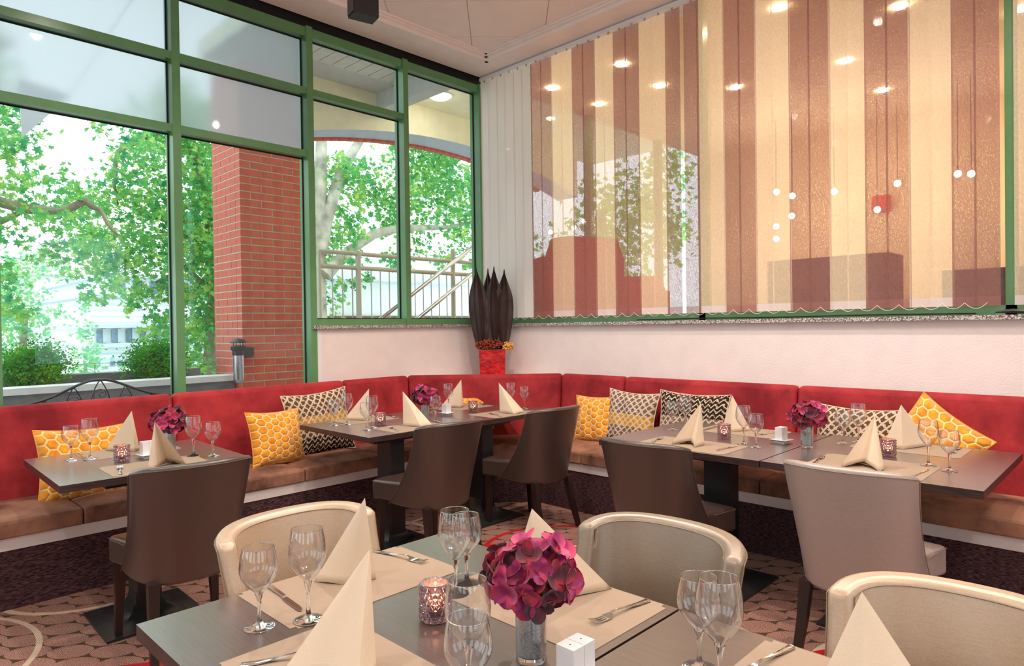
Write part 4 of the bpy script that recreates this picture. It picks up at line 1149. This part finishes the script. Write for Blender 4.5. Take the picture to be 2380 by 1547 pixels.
# ------------------------------------------------------------------ lounge behind the blinds
def lounge():
    X0, X1 = XW+.22, 9.6
    struct(obj('floor_lounge', B(X0, X1, -3.2, YW+.1, .3, .42), 'lounge_floor', smooth=None))
    struct(obj('ceiling_lounge', B(X0, X1, -3.2, YW+.1, 4.02, 4.15), 'lounge_ceiling', smooth=None))
    struct(obj('wall_lounge', B(X1, X1+.1, -3.2, YW+.1, .4, 4.05), 'lounge_wall', smooth=None))
    struct(obj('wall_lounge_side', B(X0, X1, -3.3, -3.2, .4, 4.05), 'lounge_wall', smooth=None))
    w = sthing('window_7')
    for x in (5.02, 6.6, 8.2, 9.55): obj('mullion', B(x, x+.06, YW, YW+.1, .4, 4.05), 'frame_green', w)
    obj('pane', B(5.08, 9.55, YW+.04, YW+.046, .42, 4.02), 'pane_glass', w, smooth=None)
    # wing armchair seen through the slats
    def arm(label, x, y, z, rz):
        t = thing('wing_armchair', label, 'armchair', (x, y, .42), rz)
        vs = [(-.36, 0), (.36, 0), (.36, z-.62), (.33, z-.45), (.22, z-.42), (-.22, z-.42), (-.33, z-.45), (-.36, z-.62)]
        bm = bmesh.new(); P = [(-.4, .35), (.4, .35), (.4, z-.6), (.34, z-.44), (.2, z-.42), (-.2, z-.42), (-.34, z-.44), (-.4, z-.6)]
        a = [bm.verts.new((px, .3, pz)) for px, pz in P]; b = [bm.verts.new((px, .42, pz)) for px, pz in P]; bm.faces.new(a[::-1]); bm.faces.new(b)
        for i in range(8): bm.faces.new((a[i], a[(i+1) % 8], b[(i+1) % 8], b[i]))
        obj('backrest', bm, 'armchair_red', t, bevel=.03, segs=3)
        for s in (-1, 1):
            obj('wing', B(s*.4-.05, s*.4+.05, -.02, .35, .55, z-.62), 'armchair_red', t, bevel=.04, segs=3)
            obj('armrest', B(s*.4-.06, s*.4+.06, -.38, .32, .2, .62), 'armchair_red', t, bevel=.03, segs=3)
        obj('seat', B(-.36, .36, -.38, .32, .22, .46), 'armchair_red', t, bevel=.04, segs=3)
        for sx in (-.32, .32):
            for sy in (-.3, .3): obj('leg', B(sx-.02, sx+.02, sy-.02, sy+.02, 0, .22), 'leg_wood', t)
    arm('tall red wing armchair seen through the left part of the sheer blind', 5.6, 4.55, 2.33, math.radians(150))
    arm('low red armchair seen through the blind right of the tall one', 6.62, 4.5, 2.02, math.radians(-60))
    bm = bmesh.new(); box(bm, 7.2, 7.7, 1.9, 3.1, .42, 2.1); t = obj('sideboard', bm, 'lounge_dark', bevel=.02); tag(t, 'dark cabinet in the lounge seen through the brown slats', 'cabinet')
    bm = bmesh.new(); box(bm, 7.4, 7.9, .2, 1.5, .42, 1.9); t = obj('sideboard', bm, 'lounge_dark', bevel=.02); tag(t, 'dark counter in the lounge seen through the rightmost brown slats', 'cabinet')
    bm = bmesh.new(); box(bm, 9.5, 9.59, 2.5, 2.7, 2.85, 3.05); tag(obj('wall_picture', bm, 'armchair_red', bevel=.005), 'small red square hung on the lounge wall behind the blind', 'picture')
    # ceiling lamps of the lounge (a regular grid)
    lz = 4.02
    def disc():
        t = thing('lounge_lamp', 'x', 'lamp'); bm = bmesh.new(); lathe(bm, [(0, -.012), (.05, -.012), (.06, 0), (0, 0)], 24); obj('diffuser', bm, 'warm_glow', t, smooth=None); return t
    for i, (x, y, wh) in enumerate([(5.55, 4.75, 'first brown slat pair'), (5.55, 3.84, 'third brown slat pair'), (6.35, 4.72, 'second cream slat pair'), (6.35, 3.9, 'third cream slat pair'), (5.5, 2.25, 'fifth cream slat pair'), (6.2, 1.54, 'top of the seventh brown slat pair'), (7.1, 2.25, 'sixth cream slat pair'), (8.3, 2.24, 'middle of the seventh brown slat pair'), (7.0, 3.35, 'fifth brown slat pair'), (7.0, .83, 'cream slats right of the green mullion')]):
        inst('disc', disc, 'round lounge ceiling lamp behind the '+wh, (x, y, lz-.0005), 0, 'lamp', 'round ceiling lamps in the lounge behind the blind')
    def globe():  # glowing globes stand in for lounge lights, partly reflections on the glass
        t = thing('lamp_reflection_globe', 'x', 'lamp'); bm = bmesh.new(); bmesh.ops.create_uvsphere(bm, u_segments=16, v_segments=10, radius=.036); obj('globe', bm, 'warm_glow', t, smooth=60)
        bm = bmesh.new(); tube(bm, [(0, 0, .012), (0, 0, 1.0)], .004, 6); obj('cord', bm, 'dark_metal', t); return t
    for (x, y, z, wh) in [(8.5, 3.33, 3.02, 'upper right of the pendant cluster'), (8.5, 3.53, 3.1, 'topmost of the pendant cluster'), (8.5, 3.54, 2.66, 'second lowest of the pendant cluster'), (8.5, 3.54, 2.5, 'lowest of the pendant cluster'), (8.5, 3.34, 2.77, 'lower right of the pendant cluster'),
                          (8.5, 2.15, 2.99, 'higher of two behind the seventh brown slats'), (8.5, 2.36, 2.72, 'lower of two behind the seventh brown slats'), (8.5, 2.83, 3.0, 'alone behind the sixth cream slats'), (8.5, 1.57, 3.0, 'left of two behind the last brown slats'), (8.5, 1.45, 2.98, 'right of two behind the last brown slats')]:
        o = inst('globe', globe, 'glowing globe for lamp lights and reflections, '+wh, (x, y, z), 0, 'lamp', 'globes for lamp lights and reflections behind the blind')
        for ch in o.children:
            if ch.name.startswith('cord'): ch.scale = (1, 1, 4.025-z)
lounge()

# ------------------------------------------------------------------ outside: porch, pillar, terrace
def porch():
    PZ = 4.42
    c = sthing('ceiling_porch')
    obj('porch_slab', B(2.9, 10, YW+.16, 7.62, PZ+.02, PZ+.2), 'porch_cream', c, smooth=None)
    obj('plain_soffit', B(4.93, 10, YW+.16, 7.62, PZ, PZ+.02), 'porch_cream', c, smooth=None)
    obj('plain_soffit', B(2.9, 4.93, 6.72, 7.62, PZ-.004, PZ+.02), 'porch_beam', c, smooth=None)
    x = 2.9
    while x < 4.9:
        obj('plank', B(x+.006, x+.154, YW+.16, 6.72, PZ-.012, PZ+.02), 'porch_plank', c, smooth=None); x += .16
    obj('cross_beam', B(4.93, 5.12, YW+.16, 7.17, PZ-.22, PZ+.02), 'porch_beam', c, smooth=None)
    # arch wall, with its curved soffit in segments
    w = sthing('wall_porch'); Xc, R_, Zt = 6.25, 9.0, 4.045
    n = 26; xs = [3.82+(9.0-3.82)*i/n for i in range(n+1)]
    za = lambda x: Zt-(x-Xc)**2/(2*R_)
    vs, fs = [], []
    for x in xs: vs += [(x, 7.17, za(x)), (x, 7.17, PZ), (x, 7.62, za(x)), (x, 7.62, PZ)]
    F1, F2 = [], []
    for i in range(n):
        a = i*4; F1.append((a, a+4, a+5, a+1)); F1.append((a+2, a+3, a+7, a+6)); F2.append((a, a+2, a+6, a+4))
    raw('arch_face', vs, F1, 'porch_cream', w); raw('arch_soffit', vs, F2, 'arch_blue', w)
    # brick course along the outer rim of the arch
    bx = 3.86
    while bx < 8.6:
        z = za(bx); sl = -(bx-Xc)/R_; o = obj('arch_brick', B(-.055, .055, 0, .1, -.03, .03), 'brick', w, bevel=.004, smooth=None, loc=(bx, 7.62, z), rot=(0, -sl, 0)); bx += .125
    lp = thing('porch_lamp', 'lit round lamp on the porch ceiling seen through the right window', 'lamp', (5.56, 6.66, PZ))
    bm = bmesh.new(); lathe(bm, [(0, -.05), (.1, -.045), (.14, -.02), (.145, 0), (0, 0)], 28); obj('diffuser', bm, 'lamp_glow', lp, smooth=60)
    bm = bmesh.new(); lathe(bm, [(.145, 0), (.155, 0), (.155, -.015), (.145, -.015), (.145, 0)], 28); obj('rim', bm, 'white_trim', lp)
    struct(obj('added_shade_eave', B(-5, 2.9, YW+.14, YW+.55, 4.12, 4.3), 'porch_beam', smooth=None))  # unseen eave slab, added to shade the upper frosted panes
    # brick pillar
    p = thing('brick_pillar', 'square red brick pillar outside the third window bay', 'pillar', (3.145, 7.17, 0)); Wp = .735
    obj('mortar_core', B(.004, Wp-.004, .004, Wp-.004, 0, PZ+.0), 'mortar', p, smooth=None)
    meshes = {}
    def brick(x0, x1, y0, y1, z):
        key = (round(x1-x0, 3), round(y1-y0, 3))
        if key not in meshes:
            bm = B(-(x1-x0)/2, (x1-x0)/2, -(y1-y0)/2, (y1-y0)/2, 0, .071); me = bpy.data.meshes.new('brick'); bmesh.ops.recalc_face_normals(bm, faces=bm.faces); bm.to_mesh(me); bm.free(); me.materials.append(M['brick']); meshes[key] = me
        link('brick', meshes[key], p, loc=((x0+x1)/2+random.uniform(-.001, .001), (y0+y1)/2+random.uniform(-.001, .001), z))
    z, k = .62, 0
    while z < 4.36:
        if k % 2 == 0:   # front face: stretchers then a header; left face follows the bond
            for a, b in ((0, .24), (.25, .49), (.50, Wp)): brick(a, b, 0, .115, z)
            for a, b in ((.125, .24), (.25, .49), (.50, Wp)): brick(0, .115, a, b, z)
        else:
            for a, b in ((0, .115), (.125, .365), (.375, .615), (.625, Wp)): brick(a, b, 0, .115, z)
            for a, b in ((.125, .365), (.375, .615), (.625, Wp)): brick(0, .115, a, b, z)
        z += .0833; k += 1
    # steel ashtray bin
    t = thing('ashtray_bin', 'steel ashtray bin with dark domed cap fixed on the brick pillar', 'bin', (3.04, 7.04, .86))
    bm = bmesh.new(); lathe(bm, [(0, 0), (.03, .004), (.05, .02), (.055, .05), (.055, .30), (0, .30)], 24); obj('steel_body', bm, 'steel', t, smooth=50)
    bm = bmesh.new(); lathe(bm, [(0, .30), (.058, .30), (.062, .31), (.062, .345), (.075, .36), (.08, .39), (.068, .405), (0, .405)], 24); obj('collar', bm, 'iron_black', t, smooth=40)
    bm = bmesh.new(); lathe(bm, [(0, .43), (.085, .43), (.085, .44), (.06, .465), (.02, .48), (0, .48)], 24); obj('cap', bm, 'iron_black', t, smooth=40)
    for a in range(4): bm = bmesh.new(); tube(bm, [(.05*math.cos(a*PI/2), .05*math.sin(a*PI/2), .40), (.05*math.cos(a*PI/2), .05*math.sin(a*PI/2), .435)], .005, 6); obj('cap_post', bm, 'iron_black', t)
    bm = bmesh.new(); box(bm, .055, .20, .06, .15, .28, .38); obj('bracket', bm, 'iron_black', t, bevel=.02)
    # railing
    r = thing('handrail', 'cream tube railing with thin steel balusters on the outside terrace', 'railing', (0, 0, 0))
    for z in (2.27, 2.11): bm = bmesh.new(); tube(bm, [(3.69, 6.5, z), (6.1, 6.5, z)], .024, 12); obj('rail', bm, 'rail_paint', r)
    for x, zt in ((3.70, 2.27), (4.19, 2.30), (5.594, 2.40)): bm = bmesh.new(); tube(bm, [(x, 6.5, 0), (x, 6.5, zt)], .03 if x > 3.8 else .022, 12); obj('post', bm, 'rail_paint', r)
    x = 3.86
    while x < 6.05:
        if min(abs(x-q) for q in (4.19, 5.594)) > .05: bm = bmesh.new(); tube(bm, [(x, 6.5, 1.0), (x, 6.5, 2.1)], .007, 6); obj('baluster', bm, 'steel', r)
        x += .125
    r2 = thing('stair_handrail', 'sloping double tube handrail of the outside stairs rising to the right', 'railing', (0, 0, 0))
    for dx, dz in ((0, 0), (0, -.335)):
        bm = bmesh.new(); tube(bm, [(3.6, 6.38, 1.02+dz), (6.3, 6.38, 2.76+dz)], .024, 12); obj('rail', bm, 'steel', r2)
    bm = bmesh.new(); box(bm, 3.6, 6.3, 6.3, 6.36, .9, .98); 
    bm.free()
    for i in range(8):
        x = 4.0+i*.30; obj('step', B(x, x+.32, 5.6, 6.3, .02+.0, .19+.17*i), 'concrete_grey', r2, smooth=None)
    # terrace ledge, benches and bushes
    struct(obj('floor_terrace', B(-4, 10, YW+.14, 14, -.2, .0), 'terrace', smooth=None))
    t = thing('planter_wall', 'grey concrete planter wall with white coping across the terrace', 'wall', (0, 0, 0))
    obj('wall_body', B(-2.5, 3.14, 7.36, 8.4, 0, .876), 'concrete_grey', t, smooth=None)
    obj('coping', B(-2.5, 3.14, 7.3, 7.6, .876, .936), 'ledge_white', t, bevel=.005)
    obj('soil_bed', B(-2.5, 3.12, 7.6, 8.3, .87, .89), 'soil', t, smooth=None)
    obj('back_coping', B(-2.5, 3.12, 8.3, 8.5, .876, .98), 'concrete_grey', t, smooth=None)
    wv = thing('glass_parapet', 'low clear glass parapet with thin bright top wire behind the bushes', 'railing', (0, 0, 0))
    bm = bmesh.new(); tube(bm, [(-2.5, 8.25, 1.09), (3.1, 8.25, 1.09)], .004, 6); obj('wire', bm, 'steel', wv)
    for x in (1.62, 2.0, .4, 2.9): bm = bmesh.new(); tube(bm, [(x, 8.25, .88), (x, 8.25, 1.09)], .004, 6); obj('wire_post', bm, 'steel', wv)
porch()

def bench():
    t = thing('garden_bench', 'black wrought iron bench back with scrolls behind the left window', 'bench', (0, 0, 0)); Y = 5.75
    xa, xb, xm = .86, 1.93, 1.40; W_ = xb-xa
    def top(u):  # bench top line height
        return .905+.165*math.exp(-((u-.52)/.27)**2)
    bm = bmesh.new(); tube(bm, [(xa+W_*i/30, Y, top(i/30)) for i in range(31)], .0095, 8); obj('top_rail', bm, 'iron_black', t)
    bm = bmesh.new(); tube(bm, [(xa+W_*i/30, Y, .58) for i in range(31)], .008, 8); obj('lower_rail', bm, 'iron_black', t)
    for k, (c, w) in enumerate(((.20, .10), (.37, .115), (.53, .12), (.69, .115), (.86, .10))):
        z1 = top(c)-.004; z0 = z1-.21; x = xa+W_*c; h = .068*w/.12
        for s in (-1, 1):
            bm = bmesh.new(); tube(bm, [(x+s*h*math.cos(PI/2*i/12)**.8, Y, z0+(z1-z0)*i/12) for i in range(12)]+[(x, Y, z1)], .0045, 6); obj('arch_bar', bm, 'iron_black', t)
        bm = bmesh.new(); P = [(x-h*.62, Y, z0), (x-h*.62, Y, z0+.05)]; cz = z1-.105
        for i in range(30):
            a = PI-i*.30; r = h*.62*(1-i/36); P.append((x+r*math.cos(a)+h*.25*i/30, Y, cz+r*math.sin(a)))
        tube(bm, P, .0032, 5); obj('scroll', bm, 'iron_black', t)
        bm = bmesh.new(); tube(bm, [(x, Y, .58), (x, Y, z0+.01)], .004, 5); obj('spindle', bm, 'iron_black', t)
        bm = bmesh.new(); tube(bm, [(x-h, Y, z0), (x, Y, z0-.004), (x+h, Y, z0)], .004, 5); obj('cross_bar', bm, 'iron_black', t)
    for x in (xa+.06, xb-.06):
        bm = bmesh.new(); tube(bm, [(x, Y, 0), (x, Y, .92)], .010, 6); obj('post', bm, 'iron_black', t)
    obj('seat_slats', B(xa+.03, xb-.03, Y-.38, Y-.02, .42, .44), 'iron_black', t)
    for x in (xa+.06, xb-.06): bm = bmesh.new(); tube(bm, [(x, Y-.36, 0), (x, Y-.36, .42)], .010, 6); obj('leg', bm, 'iron_black', t)
bench()

# ------------------------------------------------------------------ foliage
LEAF = [(0, 0), (.12, .30), (.42, .22), (.30, .48), (.50, .70), (.22, .68), (0, 1.0), (-.22, .68), (-.50, .70), (-.30, .48), (-.42, .22), (-.12, .30)]
def leaves(name, blobs, dens, size, mt, parent, seed, droop=.5, simple=False):
    rnd = random.Random(seed); vs, fs = [], []
    shape = [(0, 0), (.28, .35), (.2, .75), (0, 1), (-.2, .75), (-.28, .35)] if simple else LEAF
    for (x, y, z, rx, ry, rz) in blobs:
        n = int(dens*(rx*rz)*(1 if ry < 3 else 1.3))
        # sub-clumps so light gets between
        cl = []
        for _ in range(max(6, n//26)):
            v = Vector((rnd.gauss(0, 1), rnd.gauss(0, 1), rnd.gauss(0, 1))).normalized()*rnd.uniform(.2, 1)**.5
            cl.append((x+v.x*rx, y+v.y*ry, z+v.z*rz))
        for _ in range(n):
            c = rnd.choice(cl); sp = .26*min(rx, rz)+.05
            p = Vector((c[0]+rnd.gauss(0, sp), c[1]+rnd.gauss(0, sp), c[2]+rnd.gauss(0, sp*.75)))
            s = size*rnd.uniform(.6, 1.25); a = rnd.uniform(0, 2*PI)
            nrm = Vector((rnd.gauss(0, .6), -.5+rnd.gauss(0, .5), rnd.gauss(.5, .6))).normalized(); t1 = nrm.cross(Vector((math.cos(a), math.sin(a), -droop))).normalized(); t2 = nrm.cross(t1)
            k = len(vs)
            for (u, v) in shape: vs.append((p+t1*(u*s)+t2*((v-.5)*s)+nrm*(s*.12*u*u*4))[:])
            m = len(shape)
            if simple: fs.append(tuple(range(k, k+m)))
            else:
                ctr = len(vs); vs.append((p+t2*(-.05*s))[:])
                for i in range(m): fs.append((ctr, k+i, k+(i+1) % m))
    o = raw(name, vs, fs, mt, parent); o['kind'] = 'stuff'; return o
def branches(nm, lines, mt, parent):
    for L in lines:
        pts = [Vector(p[:3]) for p in L]; rs = [p[3] for p in L]; P, Rr = [], []
        for i in range(len(pts)-1):
            for k in range(4):
                P.append(pts[i].lerp(pts[i+1], k/4)+Vector((random.uniform(-.02, .02),)*3)); Rr.append(rs[i]+(rs[i+1]-rs[i])*k/4)
        P.append(pts[-1]); Rr.append(rs[-1])
        bm = bmesh.new(); tube(bm, P, Rr, 8); obj(nm, bm, mt, parent, smooth=60)
def bl(y, L, dy=1.0): return [(x, y+random.uniform(-.6, .6), z, r, dy, r) for x, z, r in L]
GZ = -3.0
struct(obj('ground', B(-40, 60, 14, 90, GZ-.2, GZ), 'street', smooth=None))
t = thing('plane_tree', 'near plane tree whose bough crosses the left window', 'tree', (-1.6, 11, GZ))
def off(L, o): return [tuple(x-y for x, y in zip(p[:3], o))+tuple(p[3:]) for p in L]
o0 = (-1.6, 11, GZ)
branches('branch', [off(L, o0) for L in ([(-1.6, 11, GZ, .35), (-1.5, 11, 0, .3), (-.9, 11, 2.2, .22), (.2, 11, 3.1, .11), (1.3, 11, 3.2, .075), (1.9, 11, 3.1, .07), (2.3, 11, 3.12, .06), (2.6, 11, 3.3, .05), (2.75, 11, 3.2, .035), (3.0, 11, 2.85, .02)],
        [(1.0, 11.2, 2.5, .05), (1.6, 11.1, 2.9, .04), (1.9, 11, 3.1, .03)], [(-.9, 11, 2.2, .2), (.3, 11, 4.5, .12), (1.8, 11.2, 5.4, .07)])], 'bark', t)
leaves('foliage', [tuple(a-b for a, b in zip(q[:3], o0))+q[3:] for q in bl(11, [(1.7, 4.2, .4), (1.5, 3.5, .4), (1.75, 3.0, .35), (1.5, 2.3, .35), (1.6, 1.7, .25), (2.9, 4.45, .2), (3.25, 4.3, .28), (2.2, 3.5, .3), (1.2, 4.6, .5), (.6, 3.2, .7), (.9, 4.8, .5), (2.3, 2.75, .3)])], 1500, .115, 'plane_leaf', t, 1)
o1 = (5.2, 13, GZ)
t = thing('plane_tree', 'leafy plane tree filling the middle windows beside the brick pillar', 'tree', o1)
branches('branch', [off(L, o1) for L in ([(5.25, 13.2, GZ, .3), (5.15, 13.1, .5, .2), (5.2, 13, 2.0, .17), (5.1, 13, 3.8, .12), (4.8, 13, 5.0, .09), (4.2, 12.9, 5.1, .07)], [(4.6, 12.8, 5.15, .06), (4.2, 12.8, 5.0, .05), (3.9, 12.8, 4.8, .05), (3.5, 12.8, 4.5, .04), (3.45, 12.8, 4.0, .03), (3.5, 12.8, 3.6, .015)],
        [(5.1, 13, 2.8, .08), (4.5, 12.9, 3.4, .05), (3.8, 12.9, 3.5, .03)], [(5.1, 13, 2.2, .07), (4.6, 12.9, 2.6, .04), (4.1, 12.9, 2.3, .02)])], 'bark', t)
leaves('foliage', [tuple(a-b for a, b in zip(q[:3], o1))+q[3:] for q in bl(13, [(3.95, 4.1, .55), (3.4, 3.65, .5), (4.4, 3.1, .65), (3.7, 2.75, .5), (3.15, 2.9, .3), (3.1, 2.1, .2), (3.1, 2.5, .25), (3.95, 2.0, .28), (4.3, 1.45, .25), (4.9, 3.6, .7), (4.95, 2.5, .65), (5.0, 4.5, .7), (5.2, 5.2, .6), (4.6, 2.2, .3), (5.0, 1.5, .5), (5.1, .7, .4), (4.3, 4.7, .4), (4.5, 5.4, .5), (5.6, 3.2, .7), (5.6, 1.8, .6)])], 1900, .125, 'plane_leaf', t, 2)
o2 = (3.4, 20, GZ)
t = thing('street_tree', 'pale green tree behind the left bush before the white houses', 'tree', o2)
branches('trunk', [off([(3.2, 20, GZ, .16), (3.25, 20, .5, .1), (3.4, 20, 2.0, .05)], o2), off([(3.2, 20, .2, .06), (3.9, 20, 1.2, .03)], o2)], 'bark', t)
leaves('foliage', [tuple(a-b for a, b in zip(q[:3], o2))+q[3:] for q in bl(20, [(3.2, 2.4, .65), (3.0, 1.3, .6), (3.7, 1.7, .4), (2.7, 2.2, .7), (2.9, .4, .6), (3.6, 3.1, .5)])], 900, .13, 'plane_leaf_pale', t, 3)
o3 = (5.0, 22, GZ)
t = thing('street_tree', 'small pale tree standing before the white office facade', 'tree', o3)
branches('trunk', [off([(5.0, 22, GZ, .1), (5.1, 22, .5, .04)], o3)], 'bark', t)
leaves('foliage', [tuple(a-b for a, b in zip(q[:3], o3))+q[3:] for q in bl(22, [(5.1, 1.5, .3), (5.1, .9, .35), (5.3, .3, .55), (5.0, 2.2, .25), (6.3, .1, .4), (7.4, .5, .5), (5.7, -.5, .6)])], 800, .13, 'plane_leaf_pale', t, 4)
o4 = (6.85, 12, GZ)
t = thing('plane_tree', 'large plane tree with mottled pale trunk right of the brick pillar', 'tree', o4)
branches('branch', [off(L, o4) for L in ([(6.9, 12, GZ, .3), (6.8, 12, 1.0, .2), (6.78, 12, 2.5, .17), (6.8, 12, 3.2, .15), (6.9, 12, 4.4, .13), (6.95, 12, 5.6, .1)], [(6.8, 11.9, 2.9, .14), (6.95, 11.9, 3.6, .13), (7.3, 11.9, 4.6, .11), (7.8, 11.9, 5.4, .09)],
        [(6.85, 11.8, 2.5, .14), (7.4, 11.8, 3.0, .11), (8.0, 11.8, 3.4, .10), (8.8, 11.8, 3.6, .08), (9.9, 11.8, 3.7, .05), (11, 11.8, 4.0, .03)])], 'bark_mottled', t)
leaves('foliage', [tuple(a-b for a, b in zip(q[:3], o4))+q[3:] for q in bl(12.2, [(7.3, 4.4, .4), (8.1, 4.7, .5), (8.6, 4.1, .5), (7.95, 3.7, .4), (7.3, 2.65, .35), (7.15, 2.0, .35), (9.7, 4.7, .6), (10.5, 4.1, .55), (9.4, 3.8, .4), (10.7, 5.1, .5), (9.7, 5.2, .5), (7.9, 2.35, .2), (10.8, 3.2, .25), (9.9, 3.4, .3), (7.4, 3.3, .3), (8.8, 3.0, .25), (9.1, 5.3, .5), (10.3, 2.9, .2), (7.4, 1.2, .45), (11.4, 4.6, .6), (12, 3.4, .5), (11.8, 2.4, .5)])], 1750, .13, 'plane_leaf', t, 5)
o5 = (12, 9, GZ)
t = thing('plane_tree', 'green tree outside the lounge seen only through the sheer blind', 'tree', o5)
branches('trunk', [off([(12, 9, GZ, .25), (12.1, 9, 4, .1)], o5)], 'bark', t)
leaves('foliage', [tuple(a-b for a, b in zip(q[:3], o5))+q[3:] for q in bl(8.6, [(11.5, 3.5, 1.0), (12.5, 2.4, .9), (13.5, 3.5, 1.0), (11.2, 1.8, .8), (13, 4.6, .9)])], 500, .17, 'plane_leaf', t, 6)
for k, (x, y, z, rx, rz, lab) in enumerate([(1.40, 7.95, 1.10, .20, .15, 'round green bush on the planter wall at far left'), (2.54, 7.95, 1.10, .22, .155, 'round green bush on the planter wall beside the green mullion')]):
    t = thing('bush', lab, 'bush', (x, y, .89))
    branches('stem', [[(0, 0, 0, .02), (0, 0, .15, .012)], [(.02, 0, 0, .012), (.1, 0, .16, .006)], [(-.02, 0, 0, .012), (-.1, .02, .16, .006)]], 'bark', t)
    leaves('foliage', [(0, 0, z-.89, rx, rx*.8, rz), (0, 0, z-.91, rx*.7, rx*.6, rz*.8)], 230000, .03, 'bush_leaf', t, 10+k, simple=True)

# ------------------------------------------------------------------ buildings
def buildings():
    t = thing('office_building', 'white modern office block with a window strip beyond the trees', 'building', (5.73, 24, GZ))
    def b(nm, x0, x1, z0, z1, y0, y1, mt): return obj(nm, B(x0-5.73, x1-5.73, y0-24, y1-24, z0-GZ, z1-GZ), mt, t, smooth=None)
    b('lower_facade', 5.78, 16, GZ, .93, 24.1, 33, 'louvre_white'); b('ledge', 5.60, 16.2, .93, 1.06, 23.8, 33, 'bldg_ledge')
    b('window_band', 5.85, 16, 1.06, 1.55, 24.2, 32.9, 'bldg_white'); b('ledge', 5.60, 16.2, 1.55, 1.66, 23.8, 33, 'bldg_ledge')
    b('upper_facade', 5.72, 16, 1.66, 2.52, 24.0, 33, 'louvre_white'); b('roof_edge', 5.5, 16.2, 2.52, 2.62, 23.8, 33, 'bldg_ledge')
    b('top_storey', 6.4, 16, 2.62, 3.2, 24.6, 32.5, 'bldg_white'); b('roof_slab', 6.1, 16.2, 3.2, 3.32, 24.2, 33, 'bldg_ledge')
    x = 5.92
    for k in range(14):
        w = obj('window', B(x-5.73, x+.16-5.73, .14, .2, 1.1-GZ, 1.5-GZ), 'window_dark', t, smooth=None); obj('sash', B(x+.17-5.73, x+.27-5.73, .1, .2, 1.08-GZ, 1.53-GZ), 'bldg_ledge', t, smooth=None); x += .42
    for k in range(8): obj('window', B(.9+k*.5, 1.15+k*.5, .56, .62, 2.7-GZ, 3.12-GZ), 'window_dark', t, smooth=None)
    for k in range(3): obj('window', B(.55+k*.2, .67+k*.2, .05, .12, .35-GZ, .5-GZ), 'window_dark', t, smooth=None)
    t = thing('old_house', 'pale old house with tiled roof behind the left trees', 'building', (5.4, 34, GZ))
    obj('wall', B(0, 3.1, 0, 8, 0, 3.85-GZ), 'bldg_pink', t, smooth=None)
    bm = bmesh.new(); hexa(bm, [(-.2, -.3, 3.85-GZ), (3.4, -.3, 3.85-GZ), (3.4, 8, 3.85-GZ), (-.2, 8, 3.85-GZ)], [(.3, 3, 5.6-GZ), (2.9, 3, 5.6-GZ), (2.9, 5, 5.6-GZ), (.3, 5, 5.6-GZ)]); obj('roof', bm, 'roof_tile', t, smooth=None)
    for x in (.75, 2.0):
        for z in (2.6, 1.0, -.4): f = obj('window', B(x, x+.4, -.05, .05, z-GZ-.5, z-GZ+.2), 'window_dark', t, smooth=None)
    obj('shop_band', B(0, 3.1, -.12, 0, .55-GZ, .68-GZ), 'sign_red', t, smooth=None)
    bm = bmesh.new(); bmesh.ops.create_cone(bm, cap_ends=True, segments=24, radius1=.3, radius2=.3, depth=.08, matrix=Matrix.Translation((1.6, -.3, .25-GZ)) @ Matrix.Rotation(PI/2, 4, 'X')); o = obj('round_sign', bm, 'sign_red', t)
    bm = bmesh.new(); bmesh.ops.create_cone(bm, cap_ends=True, segments=24, radius1=.24, radius2=.24, depth=.02, matrix=Matrix.Translation((1.6, -.36, .25-GZ)) @ Matrix.Rotation(PI/2, 4, 'X')); obj('sign_face', bm, 'bldg_white', o)
    t = thing('garden_wall', 'white rendered wall with brown timber foot beyond the stair railing', 'wall', (7.2, 15, GZ))
    obj('wall_body', B(1.6, 12, 0, .3, 1.75-GZ, 2.62-GZ), 'bldg_white', t, smooth=None); obj('coping', B(1.5, 12, -.1, .4, 2.62-GZ, 2.68-GZ), 'bldg_ledge', t, smooth=None)
    obj('rear_wall', B(2.4, 14, 2, 2.3, .0, 3.6-GZ), 'bldg_white', t, smooth=None)
    for k in range(60): obj('timber_board', B(1.4+k*.18, 1.57+k*.18, -.06, 0, 0, 1.75-GZ), 'wood_brown', t, smooth=None)
    vs = [(1.27, 7.6, 3.56), (1.58, 7.7, 3.52), (1.29, 7.6, 3.25), (1.27, 8.2, 3.75), (1.7, 8.0, 3.8)]
    bm = bmesh.new(); V = [bm.verts.new(v) for v in [(1.27, 7.6, 3.8), (1.70, 7.65, 3.75), (1.29, 7.6, 3.25)]]; V2 = [bm.verts.new(v.co+Vector((0, .012, 0))) for v in V]
    bm.faces.new(V[::-1]); bm.faces.new(V2)
    for i in range(3): bm.faces.new((V[i], V[(i+1) % 3], V2[(i+1) % 3], V2[i]))
    t = thing('shade_sail', 'grey-white shade sail tip hanging at the upper left window', 'sail', (0, 0, 0))
    obj('sail_cloth', bm, 'sail_cloth', t, smooth=None)
    bm = bmesh.new(); tube(bm, [(1.69, 7.65, 3.76), (1.75, 5.58, 4.15)], .004, 5); obj('guy_rope', bm, 'steel', t)
buildings()
